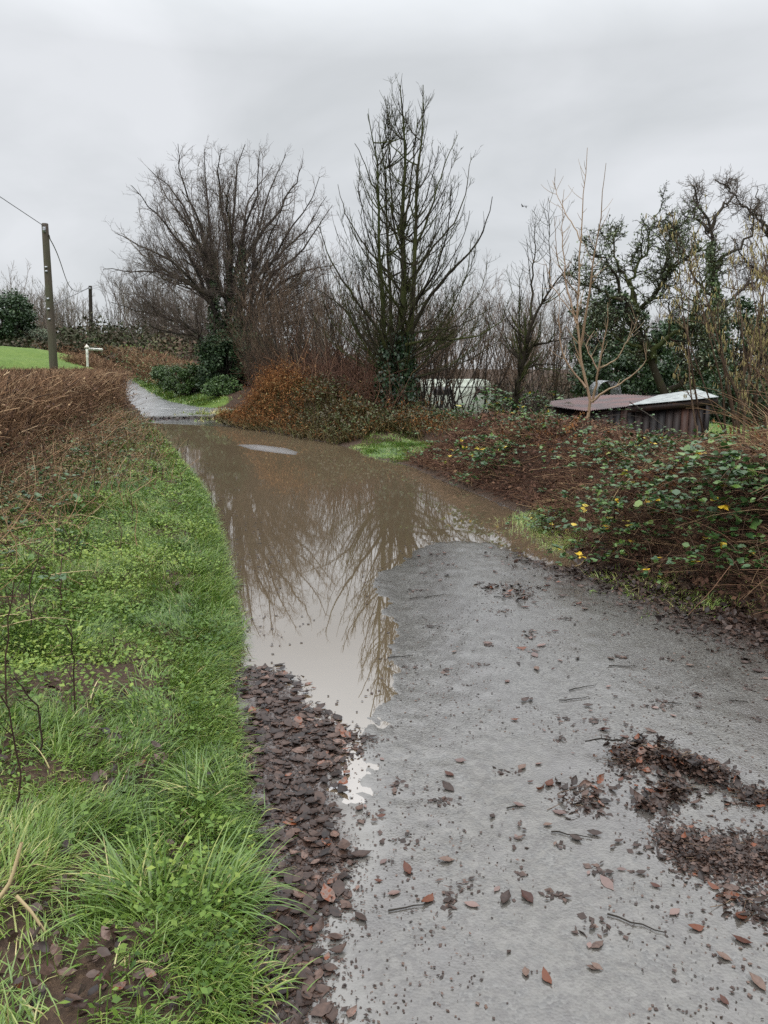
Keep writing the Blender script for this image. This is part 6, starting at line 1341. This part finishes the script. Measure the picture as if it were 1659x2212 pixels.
def single_leaves():
    kinds = [('leaf_dark', 'small dark brown curled leaf lying on the wet tarmac', 'dark curled leaves on the wet road'), ('leaf_red', 'red-brown fallen leaf lying on the wet tarmac', 'red-brown leaves on the wet road'), ('leaf_pink', 'flat pale pinkish leaf stuck to the wet tarmac', 'pale flat leaves on the wet road')]
    me = []
    for mk, lab, gp in kinds:
        for k in range(5):
            V, Q = LV[(k + (4 if mk == 'leaf_dark' else 0)) % 8] if mk != 'leaf_pink' else LV[[0, 3, 7, 0, 3][k]]
            V = V.copy(); V[:, 2] *= .2 if mk == 'leaf_pink' else .6
            mb = MB(); mb.add(V, Q=Q, R=np.full(len(V), k/4)); mb.add([(-.001, -.0375, .002), (.001, -.0375, .002), (.002, -.055, .006)], T=[(0, 1, 2)], R=np.full(3, k/4)); me.append(mb.mesh('fallen_leaf', [M[mk]]))
    n = 0; tries = 0
    S = [(880, 1868, 1), (1180, 2105, 1), (1140, 1930, 1), (925, 1935, 1), (970, 1662, 1), (1120, 1730, 2), (1020, 1945, 2), (800, 1660, 1), (1505, 2000, 1), (1035, 1255, 1), (1200, 1360, 1), (1100, 1280, 1), (960, 1190, 1), (905, 1195, 1), (1060, 1178, 1), (1270, 1520, 0), (1320, 1420, 0)]
    while n < 280 and tries < 20000:
        tries += 1
        if tries <= len(S): c = G(S[tries - 1][0], S[tries - 1][1], .03); x, y, k = c[0], c[1], S[tries - 1][2]
        else:
            y = 1.35 + 5.0*random.random()**1.35; x = random.uniform(-.6, 3.2)
            if float(noise(x, y, 1.4, 221)) + .3*random.random() < .55: continue
            k = random.choices((0, 1, 2), (5, 2, 3))[0]
        if srq(x, y) > -.05 or swq(x, y) < .04 or sdpoly(np.array([[x, y]]), MUD)[0] < .02: continue
        o = bpy.data.objects.new('fallen_leaf', me[k*5 + random.randrange(5)]); COL.objects.link(o)
        o.location = (x, y, float(H(np.array([[x, y]]))[0]) + .004); o.rotation_euler = (random.gauss(0, .10), random.gauss(0, .10), random.uniform(0, 6.28)); sc = random.choice((random.uniform(.25, .5), random.uniform(.4, .95))) if tries > len(S) else random.uniform(.6, .85); o.scale = (sc*random.uniform(.8, 1.1), sc, sc)
        tag(o, kinds[k][1], 'leaf', kinds[k][2]); n += 1
    # twigs
    for i in range(30):
        if i < 4: xd, yd, a, L = [(885, 1950, .3, .13), (1375, 1990, -.5, .16), (1150, 1205, .1, .3), (1235, 1237, -.1, .25)][i]; c = G(xd, yd, .03); x, y = c[0], c[1]
        else:
            y = 1.4 + 4.6*random.random(); x = random.uniform(-.4, 3); a = random.uniform(-.6, .6); L = random.uniform(.05, .16)
        if srq(x, y) > -.03 or swq(x, y) < .05: continue
        s = np.linspace(-.5, .5, 6)*L; P = np.column_stack([x + s*math.cos(a), y + s*math.sin(a) + RNG.normal(0, .004, 6), np.zeros(6)]); P[:, 2] = H(P[:, :2]) + .005
        mb = MB(); tubes(mb, P, .0028*np.linspace(1, .5, 6)[None], 5, rnd=.3); tag(mb.build('twig', M['bark_dark']), 'thin dark twig lying on the wet tarmac', 'twig', 'twigs on the wet road')
single_leaves()
def leaf_pile(label, line, w, n, hgt, frag=500, size=(.03, .065), red=.12):
    line = np.array([G(x, y, .03)[:2] for x, y in line]); seg = np.linalg.norm(np.diff(line, axis=0), axis=1); t = np.concatenate([[0], np.cumsum(seg)])/seg.sum()
    c = line.mean(0); th = thing('leaf_pile', label, 'leaf pile', (c[0], c[1], h1(*c)))
    def pts(m, k=1.0):
        u = RNG.random(m); p = np.stack([np.interp(u, t, line[:, 0]), np.interp(u, t, line[:, 1])], 1); ww = w*(.45 + .9*noise(p[:, 0], p[:, 1], 6, 231)); d = RNG.normal(0, 1, m)*ww*k*(1.15 - .6*u); e = RNG.normal(0, .03, m)
        dd = line[-1] - line[0]; dd = dd/np.linalg.norm(dd); nn = np.array([-dd[1], dd[0]]); q = p + d[:, None]*nn + e[:, None]*dd; nz = noise(q[:, 0], q[:, 1], 11, 241); q = q + ((nz < .42)*RNG.normal(0, .035, m))[:, None]*np.array([1, .4]); return q, np.exp(-(d/ww)**2)*np.clip(nz*2 - .3, .1, 1)
    mb = MB(); p, f = pts(n); kk = RNG.integers(0, 8, n); r = np.where(RNG.random(n) < red, RNG.uniform(.93, 1, n), RNG.beta(1.3, 2.3, n)*.85)
    for k in range(8):
        s = kk == k; m = int(s.sum())
        if not m: continue
        V, T = leaf_tri(k); a = RNG.uniform(0, 6.28, m)
        inst(mb, V, T, np.column_stack([p[s], H(p[s]) + hgt*f[s]*RNG.random(m)]), np.stack([np.cos(a), np.sin(a), RNG.normal(0, .35, m)], 1), updir(m, .5), RNG.uniform(*size, m)*.85, rnd=r[s])
    p, f = pts(frag); a = RNG.uniform(0, 6.28, frag); inst(mb, DIA_V, DIA_T, np.column_stack([p, H(p) + hgt*f*RNG.random(frag)]), np.stack([np.cos(a), np.sin(a), RNG.normal(0, .2, frag)], 1), updir(frag, .38), RNG.uniform(.006, .022, frag), rnd=RNG.random(frag)*.75)
    mb.build('leaves', M['leaf'], th)
    sm = MB(); m = max(10, n//6); p, f = pts(m, .8); a = RNG.normal(.0, .8, m); s = np.linspace(-.5, .5, 5)[None]*RNG.uniform(.03, .12, m)[:, None]
    P = np.stack([p[:, :1] + s*np.cos(a)[:, None], p[:, 1:] + s*np.sin(a)[:, None], (H(p) + hgt*f*RNG.uniform(.4, 1.1, m))[:, None] + RNG.normal(0, .003, s.shape)], 2); tubes(sm, P, np.full((m, 5), .0014), 3, rnd=RNG.random(m)); sm.build('stalks', M['twig_brown'], th)
leaf_pile('long heap of dark sodden leaves and stalks with a twig pointing left', [(1335, 1622), (1420, 1632), (1500, 1655), (1560, 1682)], .070, 300, .05, 2600)
leaf_pile('smaller clump of brown leaves trailing down from the long leaf heap', [(1470, 1690), (1430, 1712), (1400, 1735)], .05, 90, .028, 800)
leaf_pile('dark red leaf heap at the right edge of the picture', [(1595, 1712), (1650, 1722), (1740, 1735)], .035, 100, .04, 600, red=.3)
leaf_pile('broad flattened mat of mulched leaves at the lower right', [(1440, 1805), (1530, 1848), (1640, 1850), (1800, 1850)], .095, 200, .018, 7000, (.02, .05))
leaf_pile('thin scatter of pale flat leaves in the middle of the lane', [(1235, 1690), (1262, 1712), (1262, 1740)], .05, 34, .004, 300)
leaf_pile('loose patch of dark leaves on the upper dry part of the lane', [(1085, 1255), (1115, 1272), (1125, 1295)], .11, 60, .012, 260)
leaf_pile('sparse scatter of wet leaves at the right edge below the mulched mat', [(1560, 1930), (1640, 1965), (1720, 1990)], .08, 26, .008, 300, (.03, .06))
def pile_twig():
    a = G(1264, 1601, .05); b = G(1345, 1600, .07); P = smooth_path([a, (a + b)/2 + [0, .01, .004], b], 8, .003); mb = MB(); tubes(mb, P, .0045*np.linspace(.6, 1, 8)[None], 5, rnd=.3)
    P1, R1 = grow(P[None], np.full((1, 8), .004), 4, .1, .8, (40, 80), (.02, .05), False, up=-.2, wig=.1, K=4, rr=.5, rmin=.0015); tubes(mb, P1, R1, 3, rnd=np.full(4, .3)); tag(mb.build('twig', M['bark_dark']), 'thin forked twig sticking out leftwards from the long leaf heap', 'twig')
pile_twig()
